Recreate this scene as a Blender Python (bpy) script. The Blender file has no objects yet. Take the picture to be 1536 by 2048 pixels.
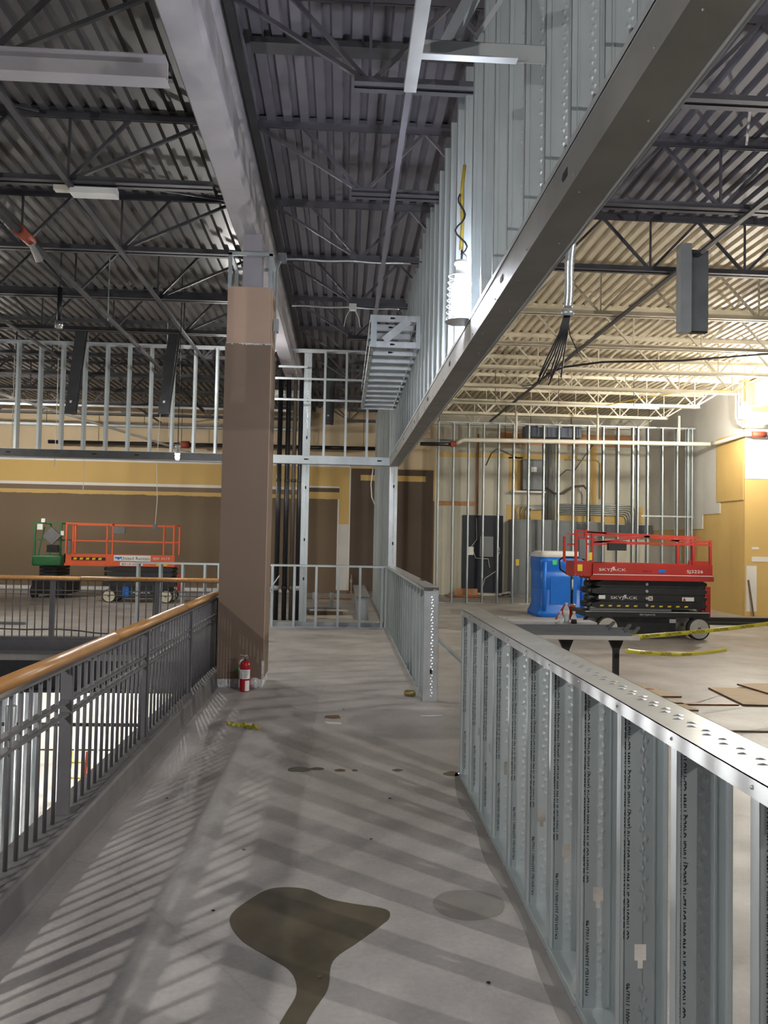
import bpy, math, random
from mathutils import Vector, Matrix
random.seed(7)
S = bpy.context.scene
C = S.collection
PI = math.pi

# ------------------------------------------------------------------ camera
def camera():
    yaw, pitch, roll = (math.radians(a) for a in (3.03, 2.11, 1.1))
    f = Vector((math.sin(yaw)*math.cos(pitch), math.cos(yaw)*math.cos(pitch), math.sin(pitch)))
    r0 = Vector((math.cos(yaw), -math.sin(yaw), 0)); u0 = r0.cross(f)
    rt = r0*math.cos(roll) + u0*math.sin(roll); up = -r0*math.sin(roll) + u0*math.cos(roll)
    cd = bpy.data.cameras.new('camera'); co = bpy.data.objects.new('camera', cd); C.objects.link(co)
    co.matrix_world = Matrix(((rt.x, up.x, -f.x, 0), (rt.y, up.y, -f.y, 0), (rt.z, up.z, -f.z, 1.70), (0, 0, 0, 1)))
    cd.sensor_fit = 'VERTICAL'; cd.sensor_height = 36; cd.lens = 1560/2048*36
    cd.clip_start = .05; cd.clip_end = 200
    S.camera = co
camera()
# ------------------------------------------------------------------ world, exposure
w = bpy.data.worlds.new('world'); S.world = w; w.use_nodes = True
w.node_tree.nodes['Background'].inputs[0].default_value = (.86, .93, 1, 1)
w.node_tree.nodes['Background'].inputs[1].default_value = .07
S.view_settings.view_transform = 'Standard'; S.view_settings.look = 'None'
S.view_settings.exposure = 0.7; S.view_settings.gamma = 1; S.view_settings.use_curve_mapping = False
# lamp strengths (the caged bulbs that hang in the building, some added as fill, watts-like)
LAMPS = dict(walkway=140, right=720, left=130, atrium=560, behind=600, side=900, farleft=380, room=1000, column=150, lower=1700, lower_fill=1700)

# ------------------------------------------------------------------ materials
def mat(name, col, rough=.6, metal=0., scale=8., amt=.12, bump=0., stretch=(1, 1, 1), detail=5, spec=.5, emit=None, es=0):
    m = bpy.data.materials.new(name); m.use_nodes = True
    nt = m.node_tree; b = nt.nodes['Principled BSDF']
    b.inputs['Roughness'].default_value = rough; b.inputs['Metallic'].default_value = metal
    b.inputs['Specular IOR Level'].default_value = spec
    g = nt.nodes.new('ShaderNodeNewGeometry'); mp = nt.nodes.new('ShaderNodeMapping')
    mp.inputs['Scale'].default_value = stretch
    nt.links.new(g.outputs['Position'], mp.inputs['Vector'])
    n = nt.nodes.new('ShaderNodeTexNoise'); n.inputs['Scale'].default_value = scale; n.inputs['Detail'].default_value = detail
    nt.links.new(mp.outputs[0], n.inputs['Vector'])
    mx = nt.nodes.new('ShaderNodeMix'); mx.data_type = 'RGBA'
    mx.inputs[6].default_value = (*[max(0, c*(1-amt*2)) for c in col], 1)
    mx.inputs[7].default_value = (*[min(1, c*(1+amt*2)) for c in col], 1)
    nt.links.new(n.outputs['Fac'], mx.inputs[0]); nt.links.new(mx.outputs[2], b.inputs['Base Color'])
    if bump:
        bp = nt.nodes.new('ShaderNodeBump'); bp.inputs['Strength'].default_value = bump; bp.inputs['Distance'].default_value = .01
        nt.links.new(n.outputs['Fac'], bp.inputs['Height']); nt.links.new(bp.outputs[0], b.inputs['Normal'])
    if emit:
        b.inputs['Emission Color'].default_value = (*emit, 1); b.inputs['Emission Strength'].default_value = es
    return m

M = {}
def addm(k, *a, **kw): M[k] = mat(k, *a, **kw)
addm('galv', (.49, .54, .56), .38, .5, 5, .13, .02, (1, 1, .35))
addm('galv_dull', (.42, .44, .46), .48, .5, 4, .15, .02)
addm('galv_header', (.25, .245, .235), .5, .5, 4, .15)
addm('galv_dark', (.20, .215, .23), .5, .5, 4, .2)
addm('galv_bright', (.60, .63, .65), .33, .65, 6, .12, .02)
addm('steel_dark', (.045, .046, .05), .55, .3, 6, .2)
addm('joist_dark', (.055, .055, .062), .55, .1, 5, .2)
addm('hole', (.008, .008, .01), .9, 0, 5, 0)
addm('rail_grey', (.13, .126, .136), .5, .15, 9, .12)
addm('curb_grey', (.14, .132, .138), .6, .0, 9, .15)
addm('girder', (.35, .335, .36), .7, 0, 2.5, .12, .15)
addm('brown', (.20, .142, .102), .75, 0, 1.2, .06)
addm('brown_dark', (.105, .075, .055), .75, 0, 1.2, .1)
addm('tan_wrap', (.47, .33, .25), .8, 0, 2, .05)
addm('yellow_paint', (.62, .42, .15), .75, 0, 1.2, .05)
addm('primer', (.60, .585, .55), .8, 0, 2, .05)
addm('white_paint', (.75, .73, .70), .7, 0, 3, .04)
addm('plaster_torn', (.72, .69, .65), .9, 0, 30, .35, .5)
addm('cream_pipe', (.62, .59, .50), .6, 0, 3, .06)
addm('black_pipe', (.012, .012, .016), .35, 0, 3, .2)
addm('pipe_brown', (.09, .075, .06), .5, .2, 3, .2)
addm('pipe_white', (.7, .7, .7), .5, 0, 3, .05)
addm('panel_grey', (.155, .17, .18), .5, .1, 3, .08)
addm('panel_dark', (.075, .085, .095), .5, .1, 3, .08)
addm('navy', (.012, .016, .03), .6, 0, 3, .2)
addm('black', (.012, .012, .013), .5, 0, 6, .2)
addm('scissor_black', (.028, .03, .032), .45, .1, 6, .2)
addm('red', (.42, .035, .025), .4, 0, 5, .12)
addm('ext_red', (.42, .012, .02), .25, 0, 5, .05)
addm('orange', (.78, .13, .04), .45, 0, 5, .08)
addm('green', (.03, .16, .055), .45, 0, 5, .15)
addm('blue', (.01, .17, .70), .35, 0, 3, .08)
addm('white', (.75, .75, .73), .5, 0, 5, .05)
addm('label_white', (.8, .8, .78), .5, 0, 40, .06)
addm('yellow', (.80, .60, .05), .5, 0, 5, .05)
addm('tape', (.78, .70, .06), .35, 0, 6, .08)
addm('ink', (.012, .012, .012), .6, 0, 5, 0)
addm('rubber', (.03, .03, .03), .8, 0, 8, .2)
addm('wheel', (.55, .53, .48), .55, 0, 8, .15)
addm('hubcream', (.70, .66, .50), .5, 0, 8, .1)
addm('cardboard', (.36, .22, .12), .8, 0, 5, .15)
addm('plywood', (.55, .40, .24), .7, 0, 3, .18, 0, (1, 9, 1))
addm('plyedge', (.14, .08, .045), .8, 0, 30, .2)
addm('redoxide', (.32, .06, .03), .6, 0, 6, .2)
addm('copper', (.40, .20, .09), .5, .3, 6, .2)
addm('chrome', (.7, .7, .72), .2, .9, 5, .05)
addm('plastic_clear', (.62, .64, .66), .15, 0, 5, .05)
addm('drop_sheet', (.52, .52, .53), .6, 0, 14, .1, .1)
addm('trim_grey', (.17, .175, .185), .45, .2, 6, .1)
addm('table_top', (.60, .57, .53), .5, 0, 6, .06)
addm('heater', (.055, .065, .10), .45, .2, 4, .1)
addm('cord_black', (.02, .02, .025), .5, 0, 5, .1)
addm('cord_white', (.62, .60, .55), .6, 0, 5, .1)
addm('cord_yellow', (.62, .45, .06), .6, 0, 5, .1)
addm('can', (.30, .25, .09), .35, .5, 25, .3)
addm('greenlabel', (.05, .75, .15), .5, 0, 5, .1)
addm('redchalk', (.46, .36, .34), .6, 0, 9, .15)
addm('wet', (.115, .098, .068), .2, 0, 2.6, .38)
addm('damp', (.26, .24, .22), .45, 0, 6, .15)
addm('pipe_dull', (.05, .048, .048), .8, 0, 5, .2, spec=.2)
addm('lilac_deck', (.20, .195, .235), .55, 0, 3, .1)

def concrete(name, a, b, rough=.5, scale=1.3):
    m = bpy.data.materials.new(name); m.use_nodes = True; nt = m.node_tree; bs = nt.nodes['Principled BSDF']
    g = nt.nodes.new('ShaderNodeNewGeometry')
    def noise(s, d=8, r=.6):
        n = nt.nodes.new('ShaderNodeTexNoise'); n.inputs['Scale'].default_value = s; n.inputs['Detail'].default_value = d
        n.inputs['Roughness'].default_value = r; nt.links.new(g.outputs['Position'], n.inputs['Vector']); return n
    def ramp(src, p0, c0, p1, c1):
        r = nt.nodes.new('ShaderNodeValToRGB'); r.color_ramp.elements[0].position = p0; r.color_ramp.elements[0].color = c0
        r.color_ramp.elements[1].position = p1; r.color_ramp.elements[1].color = c1; nt.links.new(src, r.inputs[0]); return r
    def mixc(f, x, y, mode='MIX'):
        k = nt.nodes.new('ShaderNodeMix'); k.data_type = 'RGBA'; k.blend_type = mode
        for sck, v in ((0, f), (6, x), (7, y)):
            if hasattr(v, 'is_output'): nt.links.new(v, k.inputs[sck])
            else: k.inputs[sck].default_value = v
        return k.outputs[2]
    base = ramp(noise(scale).outputs['Fac'], .3, (*a, 1), .7, (*b, 1)).outputs[0]
    fine = ramp(noise(38, 4, .7).outputs['Fac'], .3, (.86, .86, .86, 1), .75, (1.06, 1.06, 1.06, 1)).outputs[0]
    c = mixc(1., base, fine, 'MULTIPLY')
    # pale plaster splashes and scuffs
    sp = ramp(noise(3.3, 9, .72).outputs['Fac'], .66, (0, 0, 0, 1), .76, (1, 1, 1, 1)).outputs[0]
    sc = nt.nodes.new('ShaderNodeMath'); sc.operation = 'MULTIPLY'; sc.inputs[1].default_value = .5; nt.links.new(sp, sc.inputs[0])
    c = mixc(sc.outputs[0], c, (.56, .54, .52, 1))
    # hairline cracks
    v = nt.nodes.new('ShaderNodeTexVoronoi'); v.feature = 'DISTANCE_TO_EDGE'; v.inputs['Scale'].default_value = .32
    wob = nt.nodes.new('ShaderNodeVectorMath'); wob.operation = 'ADD'
    nz = noise(1.5, 6); scl = nt.nodes.new('ShaderNodeVectorMath'); scl.operation = 'SCALE'; scl.inputs['Scale'].default_value = .25
    nt.links.new(nz.outputs['Color'], scl.inputs[0]); nt.links.new(g.outputs['Position'], wob.inputs[0]); nt.links.new(scl.outputs[0], wob.inputs[1])
    nt.links.new(wob.outputs[0], v.inputs['Vector'])
    cr = ramp(v.outputs['Distance'], .0, (.78, .78, .78, 1), .0025, (1, 1, 1, 1)).outputs[0]
    c = mixc(.55, c, cr, 'MULTIPLY')
    nt.links.new(c, bs.inputs['Base Color'])
    rr = nt.nodes.new('ShaderNodeMapRange'); rr.inputs[3].default_value = rough-.14; rr.inputs[4].default_value = rough+.16
    nt.links.new(noise(2.2).outputs['Fac'], rr.inputs[0]); nt.links.new(rr.outputs[0], bs.inputs['Roughness'])
    bp = nt.nodes.new('ShaderNodeBump'); bp.inputs['Strength'].default_value = .12; bp.inputs['Distance'].default_value = .006
    nt.links.new(noise(30, 5).outputs['Fac'], bp.inputs['Height']); nt.links.new(bp.outputs[0], bs.inputs['Normal'])
    return m
M['concrete'] = concrete('concrete', (.31, .288, .272), (.53, .503, .48), .5)
M['concrete_low'] = concrete('concrete_low', (.50, .49, .47), (.66, .65, .62), .5)

def wood(name, c0, c1):
    m = bpy.data.materials.new(name); m.use_nodes = True; nt = m.node_tree; b = nt.nodes['Principled BSDF']
    g = nt.nodes.new('ShaderNodeNewGeometry'); mp = nt.nodes.new('ShaderNodeMapping'); mp.inputs['Scale'].default_value = (14, 1.6, 14)
    n = nt.nodes.new('ShaderNodeTexNoise'); n.inputs['Scale'].default_value = 2.2; n.inputs['Detail'].default_value = 6
    nt.links.new(g.outputs['Position'], mp.inputs[0]); nt.links.new(mp.outputs[0], n.inputs['Vector'])
    r = nt.nodes.new('ShaderNodeValToRGB'); r.color_ramp.elements[0].color = (*c0, 1); r.color_ramp.elements[1].color = (*c1, 1)
    r.color_ramp.elements[0].position = .3; r.color_ramp.elements[1].position = .7
    nt.links.new(n.outputs['Fac'], r.inputs[0]); nt.links.new(r.outputs[0], b.inputs['Base Color']); b.inputs['Roughness'].default_value = .38
    return m
M['oak'] = wood('oak', (.40, .19, .06), (.56, .30, .11))

def two_paint(name, dark, cream, rough):
    """dark grey paint over the walkway side, cream paint where the old room beyond the partition was (y > 10.4, x > 1.3)"""
    m = bpy.data.materials.new(name); m.use_nodes = True; nt = m.node_tree; b = nt.nodes['Principled BSDF']
    g = nt.nodes.new('ShaderNodeNewGeometry'); sx = nt.nodes.new('ShaderNodeSeparateXYZ'); nt.links.new(g.outputs['Position'], sx.inputs[0])
    n = nt.nodes.new('ShaderNodeTexNoise'); n.inputs['Scale'].default_value = 3; nt.links.new(g.outputs['Position'], n.inputs['Vector'])
    def edge(o, lo, hi):
        r = nt.nodes.new('ShaderNodeMapRange'); r.inputs[1].default_value = lo; r.inputs[2].default_value = hi
        nt.links.new(o, r.inputs[0]); return r.outputs[0]
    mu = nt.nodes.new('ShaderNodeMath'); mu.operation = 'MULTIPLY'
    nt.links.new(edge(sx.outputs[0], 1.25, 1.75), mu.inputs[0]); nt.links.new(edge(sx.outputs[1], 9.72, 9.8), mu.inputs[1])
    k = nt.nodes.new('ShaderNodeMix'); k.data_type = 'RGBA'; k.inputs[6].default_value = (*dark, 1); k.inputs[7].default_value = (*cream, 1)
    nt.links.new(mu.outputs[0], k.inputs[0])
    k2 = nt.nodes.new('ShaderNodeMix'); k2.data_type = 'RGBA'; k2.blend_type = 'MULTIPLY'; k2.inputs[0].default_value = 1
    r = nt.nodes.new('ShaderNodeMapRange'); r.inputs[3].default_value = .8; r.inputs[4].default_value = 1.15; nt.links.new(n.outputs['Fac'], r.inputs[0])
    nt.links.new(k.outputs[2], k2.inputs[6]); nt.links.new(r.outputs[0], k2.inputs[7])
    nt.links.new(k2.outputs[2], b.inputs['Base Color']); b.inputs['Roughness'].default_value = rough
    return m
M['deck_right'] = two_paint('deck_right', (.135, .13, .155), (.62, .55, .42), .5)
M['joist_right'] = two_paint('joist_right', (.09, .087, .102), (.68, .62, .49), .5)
addm('deck_left', (.105, .10, .10), .42, .0, 3, .12)

def wallpaint():
    """back wall of the left room: bands of paint left by removed fixtures"""
    m = bpy.data.materials.new('band_paint'); m.use_nodes = True; nt = m.node_tree; b = nt.nodes['Principled BSDF']
    g = nt.nodes.new('ShaderNodeNewGeometry'); sx = nt.nodes.new('ShaderNodeSeparateXYZ'); nt.links.new(g.outputs['Position'], sx.inputs[0])
    n = nt.nodes.new('ShaderNodeTexNoise'); n.inputs['Scale'].default_value = 2.5; n.inputs['Detail'].default_value = 8; nt.links.new(g.outputs['Position'], n.inputs['Vector'])
    r = nt.nodes.new('ShaderNodeMapRange'); r.inputs[3].default_value = -.05; r.inputs[4].default_value = .05; nt.links.new(n.outputs['Fac'], r.inputs[0])
    ad = nt.nodes.new('ShaderNodeMath'); nt.links.new(sx.outputs[2], ad.inputs[0]); nt.links.new(r.outputs[0], ad.inputs[1])
    dv = nt.nodes.new('ShaderNodeMath'); dv.operation = 'DIVIDE'; dv.inputs[1].default_value = 6; nt.links.new(ad.outputs[0], dv.inputs[0])
    cr = nt.nodes.new('ShaderNodeValToRGB'); cr.color_ramp.interpolation = 'CONSTANT'
    e = cr.color_ramp.elements
    e[0].position = 0; e[0].color = (.175, .125, .078, 1)
    e[1].position = 2.98/6; e[1].color = (.62, .42, .15, 1)
    x = e.new(4.03/6); x.color = (.60, .48, .32, 1)
    nt.links.new(dv.outputs[0], cr.inputs[0]); nt.links.new(cr.outputs[0], b.inputs['Base Color']); b.inputs['Roughness'].default_value = .75
    return m
M['band_paint'] = wallpaint()
addm('cream_wall', (.56, .54, .45), .75, 0, 1.5, .07)
addm('lower_wall', (.72, .68, .56), .7, 0, 1.5, .06)

# ------------------------------------------------------------------ mesh helpers
class MB:
    def __init__(s): s.v = []; s.f = []
    def box(s, lo, hi):
        n = len(s.v); (a, b, c), (d, e, f) = lo, hi
        s.v += [(a, b, c), (d, b, c), (d, e, c), (a, e, c), (a, b, f), (d, b, f), (d, e, f), (a, e, f)]
        s.f += [tuple(n+i for i in q) for q in ((0, 3, 2, 1), (4, 5, 6, 7), (0, 1, 5, 4), (1, 2, 6, 5), (2, 3, 7, 6), (3, 0, 4, 7))]
        return s
    def bar(s, p0, p1, wd, ht, up=(0, 0, 1)):
        p0, p1, up = Vector(p0), Vector(p1), Vector(up); d = (p1-p0).normalized()
        if abs(d.dot(up)) > .98: up = Vector((0, 1, 0))
        r = d.cross(up).normalized()*wd/2; u = r.cross(d).normalized()*ht/2; n = len(s.v)
        for p in (p0, p1): s.v += [tuple(p-r-u), tuple(p+r-u), tuple(p+r+u), tuple(p-r+u)]
        s.f += [tuple(n+i for i in q) for q in ((3, 2, 1, 0), (4, 5, 6, 7), (0, 1, 5, 4), (1, 2, 6, 5), (2, 3, 7, 6), (3, 0, 4, 7))]
        return s
    def tube(s, pts, r, k=8):
        pts = [Vector(p) for p in pts]; n0 = len(s.v); prev = None; L = len(pts)
        rad = r if isinstance(r, (list, tuple)) else [r]*L
        for i, p in enumerate(pts):
            d = (pts[min(i+1, L-1)]-pts[max(i-1, 0)]).normalized()
            if prev is None:
                a = Vector((0, 0, 1)) if abs(d.z) < .9 else Vector((1, 0, 0))
                u = d.cross(a).normalized()
            else:
                u = (prev-d*prev.dot(d)).normalized()
            prev = u; w_ = d.cross(u)
            for j in range(k):
                t = 2*PI*j/k; s.v.append(tuple(p+(u*math.cos(t)+w_*math.sin(t))*rad[i]))
        for i in range(L-1):
            for j in range(k):
                a = n0+i*k+j; b = n0+i*k+(j+1) % k; s.f.append((a, b, b+k, a+k))
        s.f.append(tuple(n0+j for j in reversed(range(k)))); s.f.append(tuple(n0+(L-1)*k+j for j in range(k)))
        return s
    def cyl(s, p0, p1, r, k=16, r2=None): return s.tube([p0, p1], [r, r if r2 is None else r2], k)
    def lathe(s, prof, c, k=20):
        n0 = len(s.v)
        for (r, z) in prof:
            for j in range(k):
                t = 2*PI*j/k; s.v.append((c[0]+r*math.cos(t), c[1]+r*math.sin(t), c[2]+z))
        for i in range(len(prof)-1):
            for j in range(k):
                a = n0+i*k+j; b = n0+i*k+(j+1) % k; s.f.append((a, b, b+k, a+k))
        s.f.append(tuple(n0+j for j in reversed(range(k)))); s.f.append(tuple(n0+(len(prof)-1)*k+j for j in range(k)))
        return s
    def prism(s, poly, axis, a, b):
        """poly: 2-D outline, extruded along axis ('x': poly=(y,z), 'y': poly=(x,z), 'z': poly=(x,y))"""
        n = len(s.v); k = len(poly)
        def P(q, t): return {'x': (t, q[0], q[1]), 'y': (q[0], t, q[1]), 'z': (q[0], q[1], t)}[axis]
        s.v += [P(q, a) for q in poly]+[P(q, b) for q in poly]
        s.f.append(tuple(n+i for i in range(k))); s.f.append(tuple(n+k+i for i in reversed(range(k))))
        for i in range(k): j = (i+1) % k; s.f.append((n+i, n+k+i, n+k+j, n+j))
        return s
    def ball(s, c, r, k=10, h=6, sq=(1, 1, 1)):
        prof = [(r*math.sin(PI*i/h)+1e-4, -r*math.cos(PI*i/h)) for i in range(h+1)]
        n = len(s.v); s.lathe(prof, (0, 0, 0), k)
        for i in range(n, len(s.v)): x, y, z = s.v[i]; s.v[i] = (c[0]+x*sq[0], c[1]+y*sq[1], c[2]+z*sq[2])
        return s
    def pyr(s, c, ux, uz, nrm):
        """low raised diamond stamped in sheet metal"""
        c, ux, uz, nrm = Vector(c), Vector(ux), Vector(uz), Vector(nrm); n = len(s.v)
        s.v += [tuple(c-ux), tuple(c-uz), tuple(c+ux), tuple(c+uz), tuple(c+nrm)]
        s.f += [(n, n+1, n+4), (n+1, n+2, n+4), (n+2, n+3, n+4), (n+3, n, n+4)]
        return s
    def xf(s, mtx):
        s.v = [tuple(mtx @ Vector(p)) for p in s.v]; return s
    def build(s, name, material, parent=None, smooth=False, label=None):
        o = Vector((0, 0, 0)); p = parent
        while p is not None: o += p.location; p = p.parent
        me = bpy.data.meshes.new(name); me.from_pydata([tuple(Vector(q)-o) for q in s.v], [], s.f)
        me.materials.append(M[material]); me.update()
        if smooth:
            for pl in me.polygons: pl.use_smooth = len(pl.vertices) <= 4
        ob = bpy.data.objects.new(name, me); C.objects.link(ob); ob.parent = parent
        if label: ob['label'] = label
        return ob
def tag(o, label, cat, group=None):
    o['label'] = label; o['category'] = cat
    if group: o['group'] = group
    return o
def struct(o, label=None):
    o['kind'] = 'structure'
    if label: o['label'] = label
    return o
def thing(name, loc, label, cat, group=None):
    o = bpy.data.objects.new(name, None); C.objects.link(o); o.location = loc; o.empty_display_size = .1
    return tag(o, label, cat, group)
def box(name, lo, hi, m, parent=None, label=None): return MB().box(lo, hi).build(name, m, parent, label=label)
def bevel(o, wd=.01, seg=2):
    b = o.modifiers.new('bevel', 'BEVEL'); b.width = wd; b.segments = seg; b.limit_method = 'ANGLE'; return o
def again(o, d, parent='same'):
    """copy of a part (and its sub-parts) moved by d, sharing mesh data"""
    c = o.copy(); C.objects.link(c); c.location = o.location+Vector(d)
    if parent != 'same': c.parent = parent
    for ch in list(o.children):
        g = ch.copy(); C.objects.link(g); g.parent = c
    return c
def copy_tree(o, loc, label=None, parent=None):
    c = o.copy(); C.objects.link(c); c.parent = parent
    if loc is not None: c.location = loc
    if label: c['label'] = label
    for ch in list(o.children): copy_tree(ch, None, None, c)
    return c
def text(name, s, mtx, material, parent, fit=None, height=None, bold=.0):
    """lettering as mesh; mtx places local x (reading), y (up); fit = length in metres"""
    cu = bpy.data.curves.new(name, 'FONT'); cu.body = s; cu.extrude = 0; cu.offset = bold; cu.resolution_u = 2
    ob = bpy.data.objects.new(name, cu); C.objects.link(ob)
    me = bpy.data.meshes.new_from_object(ob.evaluated_get(bpy.context.evaluated_depsgraph_get()))
    bpy.data.objects.remove(ob); bpy.data.curves.remove(cu)
    xs = [v.co.x for v in me.vertices]; ys = [v.co.y for v in me.vertices]
    x0, x1, y0, y1 = min(xs), max(xs), min(ys), max(ys)
    sx = fit/(x1-x0) if fit else None; sy = height/(y1-y0) if height else None
    sx = sx or sy; sy = sy or sx
    o = Vector((0, 0, 0)); p = parent
    while p is not None: o += p.location; p = p.parent
    for v in me.vertices: v.co = mtx @ Vector(((v.co.x-x0)*sx, (v.co.y-y0)*sy, 0)) - o
    me.materials.clear(); me.materials.append(M[material])
    r = bpy.data.objects.new(name, me); C.objects.link(r); r.parent = parent
    return r
def face_cam(x, y, z):     # text plane facing -Y, reads along +X
    return Matrix(((1, 0, 0, x), (0, 0, -1, y), (0, 1, 0, z), (0, 0, 0, 1)))
def upward(x, y, z):       # facing -Y, reads along +Z (tops towards -X)
    return Matrix(((0, -1, 0, x), (0, 0, -1, y), (1, 0, 0, z), (0, 0, 0, 1)))

# ------------------------------------------------------------------ the setting: floors, walls, roof
YB = 25.0       # back wall of the hall
fl = struct(box('floor', (-1.62, -6, -.32), (16, YB+.2, 0), 'concrete'), 'grey worn concrete floor of the upper walkway and rooms')
f2 = struct(box('floor', (-14, 12.85, -.32), (-1.62, YB+.2, 0), 'concrete'), 'grey concrete floor across the open well')
lowf = struct(box('floor', (-16, -6, -4.7), (4, 26, -4.4), 'concrete_low'), 'pale concrete floor of the level below')
wb = struct(box('wall_back', (-14, YB, 0), (2.95, YB+.2, 5.95), 'band_paint'), 'back wall with brown and yellow paint bands')
box('paint_strip', (-14, YB-.012, 3.27), (-1.45, YB, 3.36), 'white_paint', wb, 'thin white trim line')
box('paint_strip', (-14, YB-.008, 3.12), (-1.45, YB, 3.27), 'brown', wb, 'brown painted line')
box('paint_strip', (-14, YB-.012, 4.03), (.2, YB, 4.09), 'white_paint', wb, 'thin white trim line')
box('base_strip', (-14, YB-.015, 0), (-1.5, YB, .10), 'plaster_torn', wb, 'torn white base of the wall')
# middle stretch of the back wall, seen through the framing
box('yellow_patch', (-1.45, YB-.01, 3.0), (.2, YB, 4.03), 'yellow_paint', wb)
box('yellow_patch', (-.12, YB-.011, 2.2), (.2, YB, 3.0), 'yellow_paint', wb)
box('primer_patch', (-.12, YB-.011, .1), (.2, YB, 2.2), 'primer', wb)
box('white_edge', (-.17, YB-.02, .1), (-.12, YB, 3.0), 'white_paint', wb)
box('white_edge', (.2, YB-.02, .1), (.24, YB, 4.03), 'white_paint', wb)
box('white_edge', (-1.45, YB-.02, 3.36), (-.12, YB, 3.41), 'white_paint', wb)
box('brown_line', (-1.45, YB-.018, 3.22), (-.12, YB, 3.35), 'brown_dark', wb)
box('brown_panel', (.24, YB-.012, .08), (2.9, YB, 4.0), 'brown_dark', wb)
box('yellow_line', (.55, YB-.02, 3.62), (2.65, YB, 3.80), 'yellow_paint', wb)
wc = struct(box('wall_back', (2.95, YB, 0), (16, YB+.2, 5.95), 'cream_wall'), 'pale cream panelled back wall of the electrical room')
for i in range(8):
    box('panel_seam', (3.4+i*.86, YB-.006, 0), (3.43+i*.86, YB, 5.5), 'primer', wc)
box('yellow_patch', (5.3, YB-.01, 2.4), (9.8, YB, 2.95), 'yellow_paint', wc)
box('yellow_patch', (5.35, YB-.01, 3.4), (5.8, YB, 4.5), 'yellow_paint', wc)
box('yellow_patch', (8.05, YB-.01, 2.95), (8.25, YB, 4.9), 'yellow_paint', wc)
box('yellow_patch', (3.0, YB-.01, 4.45), (7.6, YB, 4.6), 'yellow_paint', wc)
box('wood_strip', (3.05, YB-.03, 2.88), (4.25, YB, 3.02), 'copper', wc, 'orange-brown wooden strip')
box('brown_patch', (5.0, YB-.01, 4.9), (9.6, YB, 5.3), 'copper', wc)
wr = struct(box('wall_right', (10.02, 19.0, 0), (10.2, YB, 5.95), 'yellow_paint'), 'yellow side wall with grey primer left in steps')
for (a, b, c, d) in ((19.05, 25, 3.0, 5.9), (20.2, 25, 2.6, 3.0), (21.2, 25, 2.2, 2.6), (22.6, 25, 1.1, 1.7)):
    box('primer_patch', (10.008, a if c > 2.9 else a, c), (10.02, b, d), 'primer', wr)
box('yellow_patch', (10.0, 19.0, 2.9), (10.009, 20.4, 4.6), 'yellow_paint', wr)
wj = struct(box('wall_front_right', (10.02, 18.95, 0), (16, 19.0, 5.95), 'yellow_paint'), 'yellow painted return wall facing the hall')
box('primer_patch', (10.02, 18.938, 3.42), (16, 18.95, 5.0), 'primer', wj)
box('primer_patch', (10.06, 18.935, .12), (10.32, 18.95, 1.25), 'white_paint', wj, 'white filler patch')
box('primer_patch', (10.2, 18.935, 1.36), (13, 18.95, 1.48), 'white_paint', wj)
box('primer_patch', (10.2, 18.935, 1.66), (10.38, 18.95, 1.72), 'white_paint', wj)
struct(box('wall_left', (-14.2, 12.85, -4.4), (-14, YB, 5.95), 'brown'), 'brown left wall of the far room')
struct(box('trim_1', (10.0, 18.9, 4.98), (16, 18.95, 5.1), 'primer'), 'pale line along the top of the return wall')

# corrugated roof deck (real ribs); ribs run away from the camera
def deck(name, x0, x1, y0, y1, z, material, label):
    m = MB(); pitch = .168; prof = []
    x = x0
    while x < x1:
        prof += [(x, z), (x+.082, z), (x+.100, z+.045), (x+.150, z+.045)]; x += pitch
    n = len(prof)
    m.v = [(p[0], y0, p[1]) for p in prof]+[(p[0], y1, p[1]) for p in prof]
    m.f = [(i, i+1, n+i+1, n+i) for i in range(n-1)]
    b = len(m.v); zt = z+.09
    m.v += [(x0, y0, zt), (x1, y0, zt), (x1, y1, zt), (x0, y1, zt)]; m.f.append((b, b+1, b+2, b+3))
    return struct(m.build(name, material), label)
ZD = 5.92
deck('ceiling', -14, -1.19, -6, YB, ZD, 'deck_left', 'dark grey corrugated roof deck over the open well')
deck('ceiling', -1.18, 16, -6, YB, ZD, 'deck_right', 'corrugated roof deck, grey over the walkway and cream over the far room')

# main girder over the column, boxed and painted, tapering ridge of fireproofing on its side
g = thing('roof_girder', (-1.2, 9.3, 5.3), 'big lilac-grey painted roof girder running over the brown column', 'girder')
MB().prism([(-1.33, 5.30), (-1.09, 5.30), (-1.06, 5.36), (-1.09, 5.78), (-1.02, 5.86), (-1.40, 5.86), (-1.36, 5.78), (-1.36, 5.36)], 'y', -6, YB).build('casing', 'girder', g)
box('edge_angle', (-1.0, -6, 5.80), (-.93, YB, 5.86), 'steel_dark', g, 'dark steel edge angle')
box('edge_angle', (-1.46, -6, 5.80), (-1.41, YB, 5.86), 'steel_dark', g, 'dark steel edge angle')
g2 = thing('roof_girder', (10.25, 12, 5.25), 'cream painted roof girder carrying joist ends at the right wall', 'girder')
box('bottom_flange', (10.1, -2, 5.22), (10.4, 18.9, 5.25), 'cream_pipe', g2); box('web', (10.24, -2, 5.25), (10.26, 18.9, 5.83), 'cream_pipe', g2)
box('top_flange', (10.1, -2, 5.83), (10.4, 18.9, 5.86), 'cream_pipe', g2)

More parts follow.
